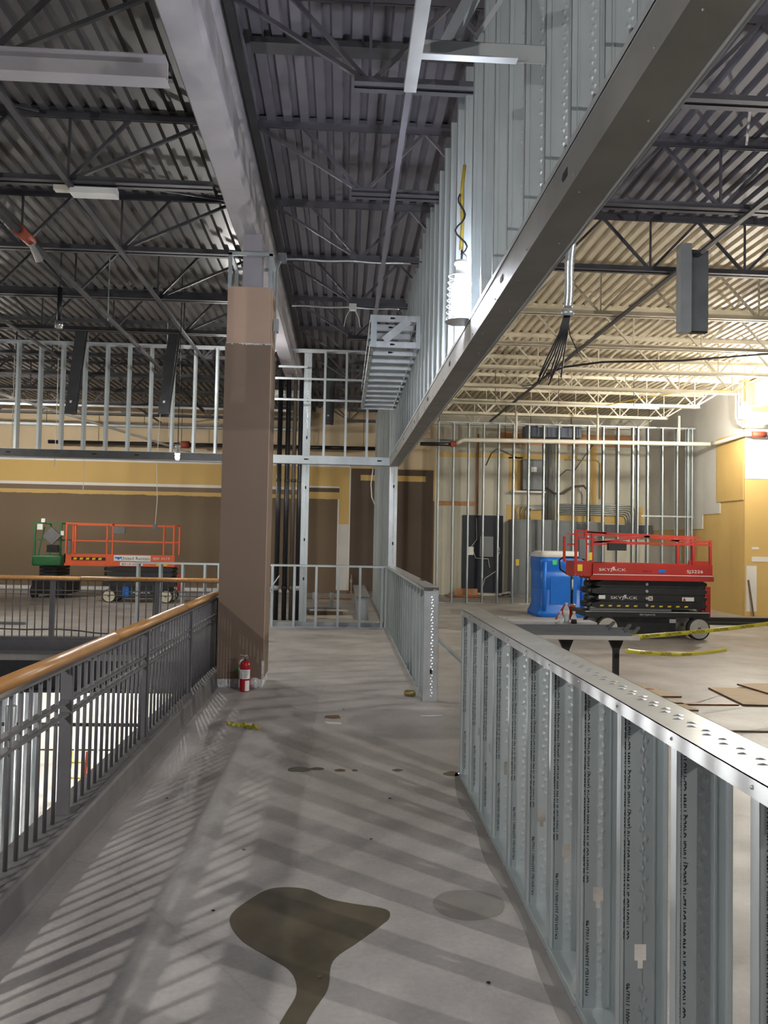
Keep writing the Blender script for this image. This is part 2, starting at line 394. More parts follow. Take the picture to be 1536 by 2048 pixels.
# open-web bar joists, one per line and bay
def chord(x0, x1, y, z, top, material, parent, name):
    m = MB(); h = .078
    for sgn in (-1, 1):
        a, b = sorted((y+sgn*.012, y+sgn*.018)); m.box((x0, a, z), (x1, b, z+h))
        a, b = sorted((y+sgn*.012, y+sgn*.075)); zz = z+h-.006 if top else z
        m.box((x0, a, zz), (x1, b, zz+.006))
    return m.build(name, material, parent)
def joist(x0, x1, y, material, label, group, first, panel, n, b_end=None):
    zt, zb = 5.855, 5.19
    r = thing('bar_joist', ((x0+x1)/2, y, zb), label, 'joist', group)
    chord(x0, x1, y, zt, True, material, r, 'top_chord')
    nodes = [first+i*panel for i in range(n)]
    chord(nodes[0]-.12, b_end or nodes[-1]+.12, y, zb, False, material, r, 'bottom_chord')
    def web(a, b, wd=.032): MB().bar((a, y, zt+.02), (b, y, zb+.03), wd, wd).build('web_bar', material, r)
    web(x0+.06, nodes[0]); web(x1-.06, nodes[-1])
    for i, xn in enumerate(nodes):
        MB().bar((xn, y, zt+.01), (xn, y, zb+.03), .022, .022).build('web_post', material, r)
        web(xn-panel/2 if i else max(x0+.3, xn-panel/2), xn); web(min(xn+panel/2, x1-.3), xn)
    return r
JY = [5.89, 7.80, 9.66, 11.58, 13.5, 15.4, 17.25, 19.15, 21.05, 22.95]
LJ = ['dark roof joist over the open well in front of the joist with the strip light', 'dark roof joist over the open well carrying the short strip light',
      'dark roof joist meeting the girder right above the brown column', 'dark roof joist meeting the girder first beyond the brown column',
      'dark roof joist holding the two slanting hanger plates', 'dark roof joist just behind the long cross header studs']
RJ = ['grey roof joist above the pale track end of the unfinished soffit', 'grey roof joist between the flat deck strut and the brown column',
      'grey roof joist with a bright conduit below, where grey deck turns cream', 'roof joist with a white junction box, cream over the right room']
for i, y in enumerate(JY):
    joist(-13.6, -1.36, y, 'joist_dark', LJ[i] if i < len(LJ) else 'dark roof joist deep in the far left room beyond the cross header',
          None if i < len(LJ) else 'joists deep in the far left room', -12.4, 1.2, 9, -1.37)
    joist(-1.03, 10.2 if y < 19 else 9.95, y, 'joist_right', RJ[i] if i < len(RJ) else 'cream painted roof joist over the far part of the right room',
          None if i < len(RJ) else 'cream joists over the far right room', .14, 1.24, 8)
ac = thing('steel_channel', (-7, 5.8, 5.1), 'broad grey steel channel under the joists, butting the girder above the open well', 'steel channel')
box('web', (-13.6, 5.72, 5.06), (-1.36, 5.74, 5.19), 'girder', ac); box('bottom_lip', (-13.6, 5.66, 5.05), (-1.36, 5.80, 5.06), 'girder', ac); box('top_lip', (-13.6, 5.62, 5.19), (-1.36, 5.74, 5.20), 'girder', ac)
# bridging angles and struts that run with the ribs
def runner(name, p0, p1, wd, ht, material, label, cat, group=None): return tag(MB().bar(p0, p1, wd, ht).build(name, material), label, cat, group)
runner('bridging_angle', (.44, 5, 5.17), (.44, 17.5, 5.17), .05, .03, 'lilac_deck', 'grey bridging angle under the joists above the walkway', 'steel angle')
runner('bridging_angle', (4.15, 5, 5.17), (4.15, 22, 5.17), .06, .03, 'joist_dark', 'dark bridging angle under the joists of the right room', 'steel angle')
runner('bridging_angle', (-2.77, 4.5, 5.17), (-2.77, 22, 5.17), .06, .03, 'joist_dark', 'dark bridging angle running beside the sprinkler main', 'steel angle')
runner('bridging_angle', (-5.6, 5, 5.17), (-5.6, 24, 5.17), .06, .03, 'joist_dark', 'dark bridging angle left of the sprinkler main', 'steel angle')
runner('deck_strut', (-.86, 6.5, 5.87), (1.3, 6.5, 5.87), .16, .05, 'joist_dark', 'flat dark strut fixed to the deck between two joists', 'steel strut')
# diagonal cross-bridging rods up to the deck
for (x, y) in ((-3.9, 5.89), (-2.2, 7.8), (-3.6, 9.66), (2.2, 7.8), (3.2, 5.89)):
    runner('bridging_rod', (x, y+.09, 5.24), (x+.85, y+1.75, 5.83), .022, .022, 'joist_dark' if x < 0 else 'lilac_deck', 'slim diagonal bridging rod between two roof joists', 'steel rod', 'diagonal bridging rods')

# dark fascia of the slab across the open well and the edge under the near railing
fa = thing('slab_edge_beam', (-7, 12.8, -.8), 'dark grey steel edge beam under the far railing', 'beam')
box('upper_plate', (-14, 12.80, -.16), (-1.62, 12.85, 0), 'rail_grey', fa)
box('top_flange', (-14, 12.74, -.20), (-1.62, 13.0, -.16), 'rail_grey', fa); box('web', (-14, 12.9, -.78), (-1.62, 12.93, -.20), 'steel_dark', fa)
box('bottom_flange', (-14, 12.78, -.82), (-1.62, 13.02, -.78), 'steel_dark', fa)
for i in range(7): box('stiffener', (-13+i*1.7, 12.8, -.78), (-12.98+i*1.7, 12.9, -.2), 'rail_grey', fa)
struct(box('trim_2', (-1.62, -6, -.75), (-1.45, 12.85, -.32), 'curb_grey'), 'grey downstand below the walkway edge')

# ------------------------------------------------------------------ light-gauge steel framing
T = .002
def cstud(z0, z1, depth=.152, fl_=.036, along='y', emboss=False, hole=None, near='open'):
    """C-stud as sheet boxes. along='y': depth spans +x, flanges along y.  along='x': depth spans +y, flange face looks at -y."""
    m = MB(); d = depth; f = fl_
    wy = (f-T, f) if near == 'open' else (0, T)          # where the web sits along y
    ly = (0, T) if near == 'open' else (f-T, f)
    if hole:
        hz, hw = hole; c = d*.52
        m.box((0, wy[0], z0), (c-hw, wy[1], z1)); m.box((c+hw, wy[0], z0), (d, wy[1], z1))
        m.box((c-hw, wy[0], hz+.03), (c+hw, wy[1], z1)); m.box((c-hw, wy[0], z0), (c+hw, wy[1], hz-.045))
        m.box((c-hw, wy[0], hz-.045), (c-hw*.45, wy[1], hz-.02)); m.box((c+hw*.45, wy[0], hz-.045), (c+hw, wy[1], hz-.02))
    else: m.box((0, wy[0], z0), (d, wy[1], z1))
    m.box((0, 0, z0), (T, f, z1)); m.box((d-T, 0, z0), (d, f, z1))
    m.box((0, ly[0], z0), (.011, ly[1], z1)); m.box((d-.011, ly[0], z0), (d, ly[1], z1))
    # rolled stiffening beads on the web
    yy = wy[0]-.0025
    for cx in (d*.2, d*.8): m.box((cx-.003, yy, z0+.01), (cx+.003, wy[0], z1-.01))
    if emboss:
        z = z0+.05; k = 0
        while z < z1-.04:
            if not (hole and abs(z-hole[0]) < .08):
                cx = d*.58+(.006 if k % 2 else -.006)
                m.pyr((cx, wy[0], z), (.012, 0, .006), (-.004, 0, .015), (0, -.003, 0))
            z += .031; k += 1
    if along == 'x':
        m.v = [(y, x, z) for (x, y, z) in m.v]; m.f = [tuple(reversed(q)) for q in m.f]
    return m
def shift(m, d): m.v = [tuple(Vector(p)+Vector(d)) for p in m.v]; return m
def track(lo, hi, flip, t=.0025):
    """U-shaped runner: plate plus two down (or up) turned lips; long axis from the larger extent"""
    m = MB(); (a, b, c), (d, e, f) = lo, hi
    if flip: m.box((a, b, f-t), (d, e, f))
    else: m.box((a, b, c), (d, e, c+t))
    if d-a > e-b: m.box((a, b, c), (d, b+t, f)); m.box((a, e-t, c), (d, e, f))
    else: m.box((a, b, c), (a+t, e, f)); m.box((d-t, b, c), (d, e, f))
    return m
X0, DW = .89, .152
PRINT = 'CD PROSTUD SF10 M6 600PDS125-18 (20EQ) 70KSI G40EQ HMM CD-PROTEND S'
PRINT2 = 'PATENTED 3339-0001 7102746'
# near low wall -----------------------------------------------------------
nw = thing('knee_wall', (.96, 3.6, 0), 'near low galvanized stud wall with printed studs beside the puddles', 'stud wall')
track((X0-.004, .7, 0), (X0+DW+.006, 5.73, .034), False).build('bottom_track', 'galv', nw)
track((X0-.006, .7, 1.168), (X0+DW+.008, 5.735, 1.21), True).build('top_track', 'galv_bright', nw)
ny = [5.69-.407*i for i in range(12)]
s0 = None; s1 = None
for i, y in enumerate(ny):
    kind = 1 if i in (1, 2, 3, 5, 6, 7, 8) else 0
    src = s1 if kind else s0
    if src is None:
        m = shift(cstud(.004, 1.2, emboss=True, hole=(.41, .019) if kind else None), (X0, y, 0))
        o = m.build('stud', 'galv', nw)
        text('printed_lettering', PRINT, upward(X0+.048, y+.036-T-.0008, .455), 'ink', o, fit=.74, height=.026, bold=.018)
        text('printed_lettering', PRINT2, upward(X0+.046, y+.036-T-.0008, .05), 'ink', o, fit=.27, height=.019, bold=.012)
        o['y0'] = y
        if kind: s1 = o
        else: s0 = o
    else: o = again(src, (0, y-src['y0'], 0))
    for z in (1.19, .018):
        if i == 0: MB().ball((X0-.006, y+.018, z), .0055, 8, 4).build('screw', 'chrome', nw)
        else: MB().ball((X0-.006, y+.018, z), .0055, 6, 4).build('screw', 'chrome', nw)
for o in (s0, s1): del o['y0']
for o in nw.children:
    if 'y0' in o: del o['y0']
# stamped row on the top track
m = MB()
for i in range(60): m.pyr((X0+.085+(.01 if i % 2 else -.01), 1.2+i*.045, 1.2101), (.02, .006, 0), (-.006, .012, 0), (0, 0, .003))
m.build('stamped_row', 'galv_bright', nw)
# farther low wall along the walkway -----------------------------------------
fw = thing('knee_wall', (.97, 11.7, 0), 'farther low galvanized stud wall running from the corner post to the opening', 'stud wall')
track((X0-.004, 8.36, 0), (X0+DW+.006, 15.1, .034), False).build('bottom_track', 'galv', fw)
track((X0-.006, 8.35, 1.172), (X0+DW+.008, 15.1, 1.212), True).build('top_track', 'galv_bright', fw)
e = shift(cstud(.0, 1.17, .160, near='web', emboss=True), (X0-.002, 8.345, 0)).build('end_stud', 'galv_bright', fw, label='end stud with stamped chevrons')
MB().prism([(.965, .29), (.985, .29), (.988, .33), (.975, .345), (.962, .33)], 'y', 8.340, 8.346).build('knockout', 'hole', fw)
s = shift(cstud(.004, 1.2), (X0, 8.75, 0)).build('stud', 'galv', fw)
for i in range(1, 16): again(s, (0, .406*i, 0))
MB().box((1.0, 9.7, 1.212), (1.04, 9.95, 1.226)).build('metal_offcut', 'steel_dark', fw)
# boxed header over the walkway edge and the studs above it -------------------
hd = thing('header_beam', (.97, 7.5, 3.15), 'long galvanized boxed header running overhead along the walkway edge', 'header')
ZH0, ZH1 = 3.148, 3.30
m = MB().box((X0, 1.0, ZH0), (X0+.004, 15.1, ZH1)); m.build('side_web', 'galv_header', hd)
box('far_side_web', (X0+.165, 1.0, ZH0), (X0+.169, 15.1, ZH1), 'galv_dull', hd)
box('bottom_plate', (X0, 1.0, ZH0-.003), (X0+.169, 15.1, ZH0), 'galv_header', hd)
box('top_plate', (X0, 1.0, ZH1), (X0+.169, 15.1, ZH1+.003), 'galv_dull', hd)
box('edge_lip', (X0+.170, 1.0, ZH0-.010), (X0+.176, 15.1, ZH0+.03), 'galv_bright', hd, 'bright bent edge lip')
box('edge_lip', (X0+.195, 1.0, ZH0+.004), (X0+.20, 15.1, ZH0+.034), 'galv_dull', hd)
for y in (3.13, 4.42, 6.6, 8.3, 9.9, 11.6, 13.2):
    MB().prism([(y-.03, 3.21), (y+.03, 3.21), (y+.05, 3.228), (y+.03, 3.246), (y-.03, 3.246)], 'x', X0-.002, X0+.001).build('knockout', 'hole', hd)
for i in range(16):
    MB().ball((X0-.001, 2.2+i*.8, 3.165), .006, 6, 4).build('screw', 'chrome', hd)
    MB().ball((X0+.05+.07*(i % 2), 2.0+i*.55, ZH0-.003), .005, 6, 4).build('screw', 'chrome', hd)
ws = thing('stud_wall', (.97, 8, 3.3), 'tall row of bluish galvanized studs standing on the long header', 'stud wall')
hy = [2.24+.41*i for i in range(31)]
s = shift(cstud(ZH1+.003, 5.42, near='web', emboss=True), (X0, 2.24, 0)).build('stud', 'galv', ws)
for i, y in enumerate(hy[1:]): again(s, (0, y-2.24, random.uniform(-.06, .06) if i > 10 else 0)).scale = (1, 1, 1)
box('bridging_channel', (X0+.10, 2.0, 3.46), (X0+.14, 14.8, 3.475), 'steel_dark', ws, 'dark cold-rolled channel threaded through the studs')
for y in hy[:10]: box('channel_clip', (X0+.095, y-.006, 3.475), (X0+.145, y-.001, 3.53), 'steel_dark', ws)
track((X0-.005, 1.0, ZH1+.003), (X0+DW+.006, 15.1, ZH1+.034), False).build('bottom_track', 'galv_dull', ws)
# wall that goes on full height past the corner ------------------------------
cw = thing('stud_wall', (.97, 18.5, 0), 'full-height stud wall continuing beyond the corner post', 'stud wall')
s = shift(cstud(.0, 3.148, .160, near='web', emboss=True), (X0-.002, 15.02, 0)); s.v = [(x, y, max(z, 1.215)) for (x, y, z) in s.v]
s.build('corner_post', 'galv_bright', cw, label='pale corner post with stamped chevrons')
for z in (1.62, 2.72): MB().prism([(.965, z), (.985, z), (.99, z+.05), (.975, z+.065), (.96, z+.05)], 'y', 15.014, 15.021).build('knockout', 'hole', cw)
s = shift(cstud(.004, 5.3), (X0, 15.25, 0)).build('stud', 'galv', cw)
for i in range(1, 18): again(s, (0, .406*i, 0))
track((X0-.004, 15.15, 0), (X0+DW+.006, 22.4, .034), False).build('bottom_track', 'galv', cw)
track((X0-.004, 15.15, 5.29), (X0+DW+.006, 22.4, 5.325), True).build('top_track', 'galv', cw)
# framing across the end of the walkway (header, studs above) -----------------
YC = 15.1
ch = thing('stud_wall', (-3.5, YC, 3.16), 'long header with studs above crossing from the corner to the far left room', 'stud wall')
box('header_web', (-9, YC, 3.165), (-1.42, YC+.004, 3.315), 'steel_dark', ch, 'dark header face with its shade put into the colour'); box('header_web', (-1.415, YC, 3.165), (X0, YC+.004, 3.315), 'galv', ch); box('header_bottom', (-9, YC, 3.160), (X0, YC+.16, 3.165), 'galv_dull', ch)  # left stretch coloured dark to paint in shade; galvanized like the right one
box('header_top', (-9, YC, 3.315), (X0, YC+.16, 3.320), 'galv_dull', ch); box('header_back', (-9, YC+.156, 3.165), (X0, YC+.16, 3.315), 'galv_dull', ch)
for x in (-6.35, -4.75, -3.95, -.72, .70): MB().prism([(x-.05, 3.235), (x+.02, 3.235), (x+.05, 3.25), (x+.02, 3.262), (x-.05, 3.262)], 'y', YC-.002, YC+.001).build('knockout', 'hole', ch)
s = shift(cstud(3.32, 5.38, .152, .045, along='x'), (-8.78, YC+.004, 0)).build('stud', 'galv', ch)
for i in range(1, 23):
    if i not in (18, 19): again(s, (.418*i, 0, 0))
track((-9, YC, 5.36), (X0, YC+.16, 5.40), True).build('top_track', 'galv_dull', ch)
for z in (4.38, 4.79): box('blocking', (-1.38, YC-.012, z), (.32, YC-.004, z+.04), 'galv', ch)
box('blocking', (-1.30, YC-.01, 5.02), (-.75, YC-.002, 5.06), 'galv', ch)
po = thing('steel_post', (-.74, 15.3, 0), 'tall perforated galvanized post beside the black pipes', 'post')
shift(cstud(0, 5.36, .15, .05, near='web', emboss=True), (-.815, 15.28, 0)).build('web', 'galv', po)
for z in (.9, 1.66, 2.68, 3.66, 4.4): MB().prism([(-.745, z), (-.725, z), (-.72, z+.05), (-.735, z+.065), (-.75, z+.05)], 'y', 15.274, 15.281).build('knockout', 'hole', po)
# low walls in the same line
def lowwall(x0, x1, label):
    r = thing('knee_wall', ((x0+x1)/2, YC, 0), label, 'stud wall')
    track((x0, YC-.08, 0), (x1, YC+.08, .034), False).build('bottom_track', 'galv_dull', r)
    track((x0, YC-.08, 1.175), (x1, YC+.08, 1.212), True).build('top_track', 'galv', r)
    a = shift(cstud(.01, 1.2, .15, .045, along='x'), (x0+.02, YC-.075, 0)).build('stud', 'galv', r)
    n = int((x1-x0-.06)/.42)
    for i in range(1, n+1): again(a, (.42*i, 0, 0))
    again(a, (x1-x0-.075, 0, 0)); return r
lw = lowwall(-1.36, X0, 'low galvanized stud wall closing the end of the walkway')
box('floor_plate', (-1.36, YC+.1, .0), (X0, YC+.2, .10), 'galv_dull', lw)
MB().bar((-1.37, YC-.1, .72), (-1.18, YC-.1, 1.0), .02, .02).build('brace', 'galv', lw)
lowwall(-3.9, -2.3, 'short low stud wall standing behind the orange lift handrail side')
# stud wall in front of the electrical room -----------------------------------
ew = thing('stud_wall', (6.3, 21.6, 0), 'full-height thin stud wall in front of the electrical cabinets', 'stud wall')
track((2.6, 21.55, 0), (9.95, 21.7, .034), False).build('bottom_track', 'galv_dull', ew)
track((2.6, 21.55, 5.03), (9.95, 21.7, 5.07), True).build('top_track', 'galv_dull', ew)
s = shift(cstud(.01, 5.06, .15, .038, along='x'), (2.62, 21.555, 0)).build('stud', 'galv', ew)
for i in range(1, 18): again(s, (.425*i, 0, 0))
for x in (8.28, 9.72, 9.84): again(s, (x-2.62, -.02, 0))
box('blocking', (8.4, 21.54, 2.52), (9.9, 21.55, 2.56), 'galv_dull', ew)
# small soffit framings hung on the stud row ----------------------------------
so = thing('soffit_frame', (.58, 11.3, 4.0), 'ladder-like soffit frame of short studs hung beside the tall stud row', 'soffit frame')
for x in (.28, .83): track((x, 9.2, 4.0), (x+.05, 13.6, 4.06), x > .5).build('side_track', 'galv', so)
for x in (.28, .83): track((x, 9.2, 4.33), (x+.05, 13.6, 4.385), True).build('side_track', 'galv_dull', so)
def rung(y, z, h=.075):
    m = MB().box((.28, y, z), (.88, y+.003, z+h)).box((.28, y, z), (.88, y+.04, z+.003)).box((.28, y, z+h-.003), (.88, y+.04, z+h)); return m
a = rung(9.2, 4.0).build('rung', 'galv_bright', so); b = rung(9.2, 4.315).build('rung', 'galv_bright', so)
for i in range(1, 12): again(a, (0, .4*i, 0)); again(b, (0, .4*i, 0))
for i in range(12):
    if i < 4: MB().prism([(.52, 4.028+.315*(i % 2)), (.56, 4.028+.315*(i % 2)), (.585, 4.038+.315*(i % 2)), (.56, 4.05+.315*(i % 2)), (.52, 4.05+.315*(i % 2))], 'y', 9.197+.4*(i//2), 9.201+.4*(i//2)).build('knockout', 'hole', so)
box('end_post', (.29, 9.19, 4.0), (.36, 9.2, 4.385), 'galv', so); box('end_post', (.83, 9.19, 4.0), (.88, 9.2, 4.385), 'galv', so)
MB().bar((.45, 9.19, 4.08), (.74, 9.19, 4.33), .01, .09, (0, 0, 1)).build('brace', 'galv_dull', so)
sb = thing('soffit_frame', (.58, 2.5, 3.9), 'unfinished soffit frame overhead with a long pale track end sticking out', 'soffit frame')
box('side_track', (.255, .6, 3.895), (.315, 3.73, 3.90), 'galv_bright', sb); box('side_track_lip', (.255, .6, 3.90), (.258, 3.73, 3.94), 'galv', sb)
box('side_track_lip', (.312, .6, 3.90), (.315, 3.73, 3.94), 'galv', sb)
box('cross_track', (.315, 3.46, 3.90), (.885, 3.462, 3.985), 'galv_dull', sb); box('cross_track_lip', (.315, 3.42, 3.895), (.75, 3.465, 3.90), 'galv_bright', sb)
box('cross_track_lip', (.315, 3.46, 3.985), (.885, 3.54, 3.988), 'galv_dark', sb)
MB().bar((.44, 3.5, 4.0), (.80, 3.9, 4.9), .09, .035).build('brace', 'galv', sb); MB().bar((.56, 3.45, 4.0), (.83, 3.5, 4.45), .02, .02).build('brace', 'galv_bright', sb)
box('hanger_stud', (.27, .62, 3.94), (.31, .66, 5.1), 'galv', sb)
# low stacked framing beyond the end wall -------------------------------------
kf = thing('knee_wall', (.5, 18.5, 0), 'short unfinished knee wall standing on the floor beyond the walkway end', 'stud wall')
track((.34, 16.6, .0), (.60, 20.8, .034), False).build('bottom_track', 'galv_dull', kf); track((.32, 16.6, .47), (.62, 20.8, .51), True).build('top_track', 'galv_bright', kf)
a = shift(cstud(.01, .5, .24), (.35, 16.65, 0)).build('stud', 'galv_dull', kf)
for i in range(1, 10): again(a, (0, .42*i, 0))
# brace leaning on the far side of the farther low wall
runner('brace_stud', (1.08, 9.4, .62), (1.75, 8.1, .03), .05, .03, 'galv', 'diagonal stud bracing the low wall from the right room floor', 'brace')

# ------------------------------------------------------------------ railings
XR = -1.50
rl = thing('guard_railing', (XR, 5, 0), 'near grey guard railing with oak handrail beside the walkway', 'railing')
y0, y1 = .9, 9.62
cb = MB().prism([(-1.62, -.02), (-1.385, -.02), (-1.385, .0), (-1.37, .005), (-1.385, .02), (-1.392, .15), (-1.40, .165), (-1.61, .165)], 'y', y0, y1).build('curb', 'curb_grey', rl)
MB().box((-1.40, y0, .165), (-1.43, y1, .175)).build('curb_lip', 'curb_grey', rl)
def hand(p0, p1, parent):
    n = 18; d = (Vector(p1)-Vector(p0)).normalized(); r = d.cross(Vector((0, 0, 1))); m = MB()
    ring = [(math.cos(2*PI*i/n)*.042, math.sin(2*PI*i/n)*.034) for i in range(n)]
    for p in (p0, p1):
        for (a, b) in ring: m.v.append(tuple(Vector(p)+r*a+Vector((0, 0, b))))
    for i in range(n): j = (i+1) % n; m.f.append((i, j, n+j, n+i))
    m.f += [tuple(reversed(range(n))), tuple(range(n, 2*n))]
    return m.build('handrail', 'oak', parent, smooth=True, label='rounded oak handrail')
for a, b in ((y0, 3.1), (3.105, 5.28), (5.285, 7.6), (7.605, y1-.05)): hand((XR, a, 1.025), (XR, b, 1.025), rl)
box('top_bar', (XR-.02, y0, .965), (XR+.02, y1-.05, .978), 'rail_grey', rl)
for z in (.785, .715): box('mid_bar', (XR-.022, y0, z-.008), (XR+.022, y1-.05, z+.008), 'rail_grey', rl)
py = [2.75, 4.43, 6.13, 7.88, 9.52]
p = box('post', (XR-.035, py[0]-.012, .15), (XR+.035, py[0]+.012, .97), 'rail_grey', rl); bevel(p, .004, 1)
gus = MB().prism([(XR-.02, .965), (XR+.02, .965), (XR+.02, .93)], 'y', py[0]-.03, py[0]+.03).build('gusset', 'rail_grey', p)
for y in py[1:]: again(p, (0, y-py[0], 0))
bt = MB().cyl((XR, 1.0, .165), (XR, 1.0, .965), .011, 8).build('baluster', 'rail_grey', rl, smooth=True)
y = 1.0
while y < 9.4:
    y += .117
    if min(abs(y-q) for q in py) > .05: again(bt, (0, y-1.0, 0))
YR = 12.88
rf = thing('guard_railing', (-6, YR, 0), 'far guard railing with oak handrail across the open well', 'railing')
box('curb', (-13.9, YR-.05, 0), (-1.65, YR+.10, .06), 'curb_grey', rf)
for a, b in ((-13.9, -9), (-8.995, -4.2), (-4.195, -1.62)): hand((a, YR, 1.0), (b, YR, 1.0), rf)
box('top_bar', (-13.9, YR-.02, .955), (-1.65, YR+.02, .967), 'rail_grey', rf)
for z in (.80, .735): box('mid_bar', (-13.9, YR-.018, z-.006), (-1.65, YR+.018, z+.006), 'rail_grey', rf)
px = [-13.0+1.66*i for i in range(7)]; px = [x+(-4.64-px[5])+0 for x in px]
p = box('post', (px[0]-.035, YR-.03, .06), (px[0]+.035, YR+.03, .96), 'rail_grey', rf)
for x in px[1:]+[px[-1]+1.66]:
    if x < -1.6: again(p, (x-px[0], 0, 0))
bt = MB().cyl((-13.8, YR, .06), (-13.8, YR, .957), .009, 6).build('baluster', 'rail_grey', rf, smooth=True)
x = -13.8
while x < -1.85:
    x += .117
    if min(abs(x-q) for q in px) > .05: again(bt, (x+13.8, 0, 0))

# ------------------------------------------------------------------ column
CX0, CX1, CY0, CY1 = -1.398, -.868, 9.03, 9.62
co = thing('column', (-1.13, 9.3, 0), 'brown boxed column with a bare tan top and open framing above', 'column')
box('brown_wrap', (CX0, CY0, .095), (CX1, CY1, 3.95), 'brown', co)
box('tan_wrap', (CX0+.012, CY0+.012, 3.95), (CX1-.008, CY1-.012, 4.62), 'tan_wrap', co, 'unpainted tan board at the column top')
m = MB()
n = 46                       # torn lower edge
for i in range(n):
    a = CX0+.01+(CX1-CX0-.02)*i/n; b = CX0+.01+(CX1-CX0-.02)*(i+1)/n
    m.box((a, CY0+.008-random.uniform(0, .006), 0), (b, CY1-.01, .10+random.uniform(0, .012)+(.09*max(0, (i-41)/5)**2)))
m.build('torn_base', 'plaster_torn', co, label='torn white plaster base')
m = MB()
for i in range(30):
    z = 3.95+random.uniform(-.015, .01); a = CX0+(CX1-CX0)*i/30
    m.box((a, CY0-.001, z), (a+.018, CY0+.001, 3.957))
m.build('torn_edge', 'plaster_torn', co)
box('corner_bead', (CX1-.004, CY0-.002, .1), (CX1+.003, CY0+.006, 4.6), 'tan_wrap', co)
box('corner_bead', (CX1-.02, CY0-.003, .09), (CX1+.004, CY0+.02, .30), 'plaster_torn', co)
for x in (CX0+.01, CX1-.05):
    for y in (CY0+.01, CY1-.05): box('frame_post', (x, y, 4.60), (x+.04, y+.04, 5.02), 'galv', co)
for y in (CY0+.01, CY1-.05): box('frame_rail', (CX0+.01, y, 4.99), (CX1-.01, y+.04, 5.03), 'galv', co)
for x in (CX0+.01, CX1-.05): box('frame_rail', (x, CY0+.05, 4.99), (x+.04, CY1-.05, 5.03), 'galv', co)
for (a, b, c, d) in ((-1.24, -1.02, 9.2, 9.215), (-1.24, -1.02, 9.42, 9.435), (-1.135, -1.125, 9.215, 9.42)):
    box('steel_core', (a, c, 4.4), (b, d, 5.31), 'girder', co)
cd = thing('conduit', (-.84, 9.1, 4.0), 'thin conduit with two boxes on the side of the brown column', 'conduit')
MB().tube([(-.845, 9.25, 3.95), (-.845, 9.25, 4.9), (-.80, 9.3, 5.05)], .011).build('pipe', 'galv', cd)
box('junction_box', (-.866, 9.2, 4.15), (-.81, 9.3, 4.30), 'galv', cd); box('junction_box', (-.84, 9.27, 5.02), (-.74, 9.37, 5.12), 'galv_dark', cd)
for (yy, z, x1, boxx, lab) in ((9.64, 5.172, .86, None, 'bright conduit under the second joist, running from the column to the stud row'), (11.57, 5.17, .80, .08, 'thin conduit with a white junction box above the soffit frame')):
    k = thing('conduit', (-.1, yy, z), lab, 'conduit')
    pts = [(-.82+i*.1, yy-.02+.004*math.sin(i*1.3), z+.006*math.sin(i*.9)) for i in range(int((x1+.82)/.1)+1)]
    MB().tube(pts, .013).build('pipe', 'galv_bright', k, smooth=True)
    if boxx is not None:
        box('junction_box', (boxx-.05, yy-.07, z-.04), (boxx+.06, yy+.02, z+.05), 'white', k)
        for q in (-1, 1): MB().tube([(boxx+q*.03, yy-.05, z-.03), (boxx+q*.09, yy-.06, z-.14), (boxx+q*.12, yy-.06, z-.30)], .006).build('wire', 'cord_white', k)

# ------------------------------------------------------------------ black pipes by the end wall
for i, (x, mm, lab) in enumerate(((-1.36, 'black_pipe', 'black vertical pipe nearest the brown column'), (-1.19, 'black_pipe', 'black vertical pipe second from the brown column'),
                                  (-1.05, 'pipe_brown', 'brownish vertical pipe between the black pipes'), (-.92, 'black_pipe', 'black vertical pipe next to the perforated post'))):
    k = thing('riser_pipe', (x, 16.5, 0), lab, 'pipe')
    MB().cyl((x, 16.5, 0), (x, 16.5, 5.1), .052 if mm == 'black_pipe' else .042, 12).build('pipe', mm, k, smooth=True)
    MB().cyl((x, 16.5, .62), (x, 16.5, .72), .062, 12).build('coupling', 'galv_dull' if i in (0, 3) else mm, k, smooth=True)
    MB().cyl((x, 16.5, 2.9), (x, 16.5, 2.96), .058, 12).build('clamp', 'steel_dark', k, smooth=True)
tk = thing('pressure_tank', (-1.3, 17.0, 4.8), 'pale horizontal cylinder hung above the black pipes', 'tank')
MB().tube([(-1.75, 17, 4.86), (-1.70, 17, 4.86), (-1.1, 17, 4.86), (-1.0, 17, 4.86), (-.97, 17, 4.86)], [.05, .085, .09, .08, .04], 14).build('body', 'primer', tk, smooth=True)
for x in (-1.5, -1.15): MB().tube([(x, 17, 4.95), (x, 17, 5.7)], .008).build('hanger_rod', 'steel_dark', tk)
def pipe(name, pts, r, material, label, cat='pipe', group=None, k=10):
    return tag(MB().tube(pts, r, k).build(name, material, None, True), label, cat, group)
bp = thing('sprinkler_pipe', (-4, 24.2, 4.5), 'dark horizontal pipe high across the brown back wall', 'pipe'); MB().tube([(-9, 24.2, 4.52), (1.1, 24.2, 4.56)], .06, 10).build('main', 'black_pipe', bp, True)
for x in (-8, -5, -2, .6): MB().cyl((x, 24.2, 4.5), (x, 24.2, 5.93), .01, 6).build('hanger_rod', 'steel_dark', bp)
pipe('sprinkler_pipe', [(2.0, 20.4, 4.27), (2.85, 20.4, 4.28)], .05, 'black_pipe', 'short black pipe joining the cream sprinkler pipe')
tag(MB().cyl((2.8, 20.4, 4.28), (2.95, 20.4, 4.30), .075, 10).build('pipe_coupling', 'redoxide'), 'small red coupling where black and cream pipes meet', 'coupling')
sp = thing('sprinkler_pipe', (6.3, 20.4, 4.4), 'long cream sprinkler pipe crossing in front of the thin stud wall', 'pipe')
MB().tube([(2.93, 20.4, 4.30), (3.05, 20.4, 4.36), (3.15, 20.4, 4.41), (9.85, 20.4, 4.46)], .055, 10).build('main', 'cream_pipe', sp, True)
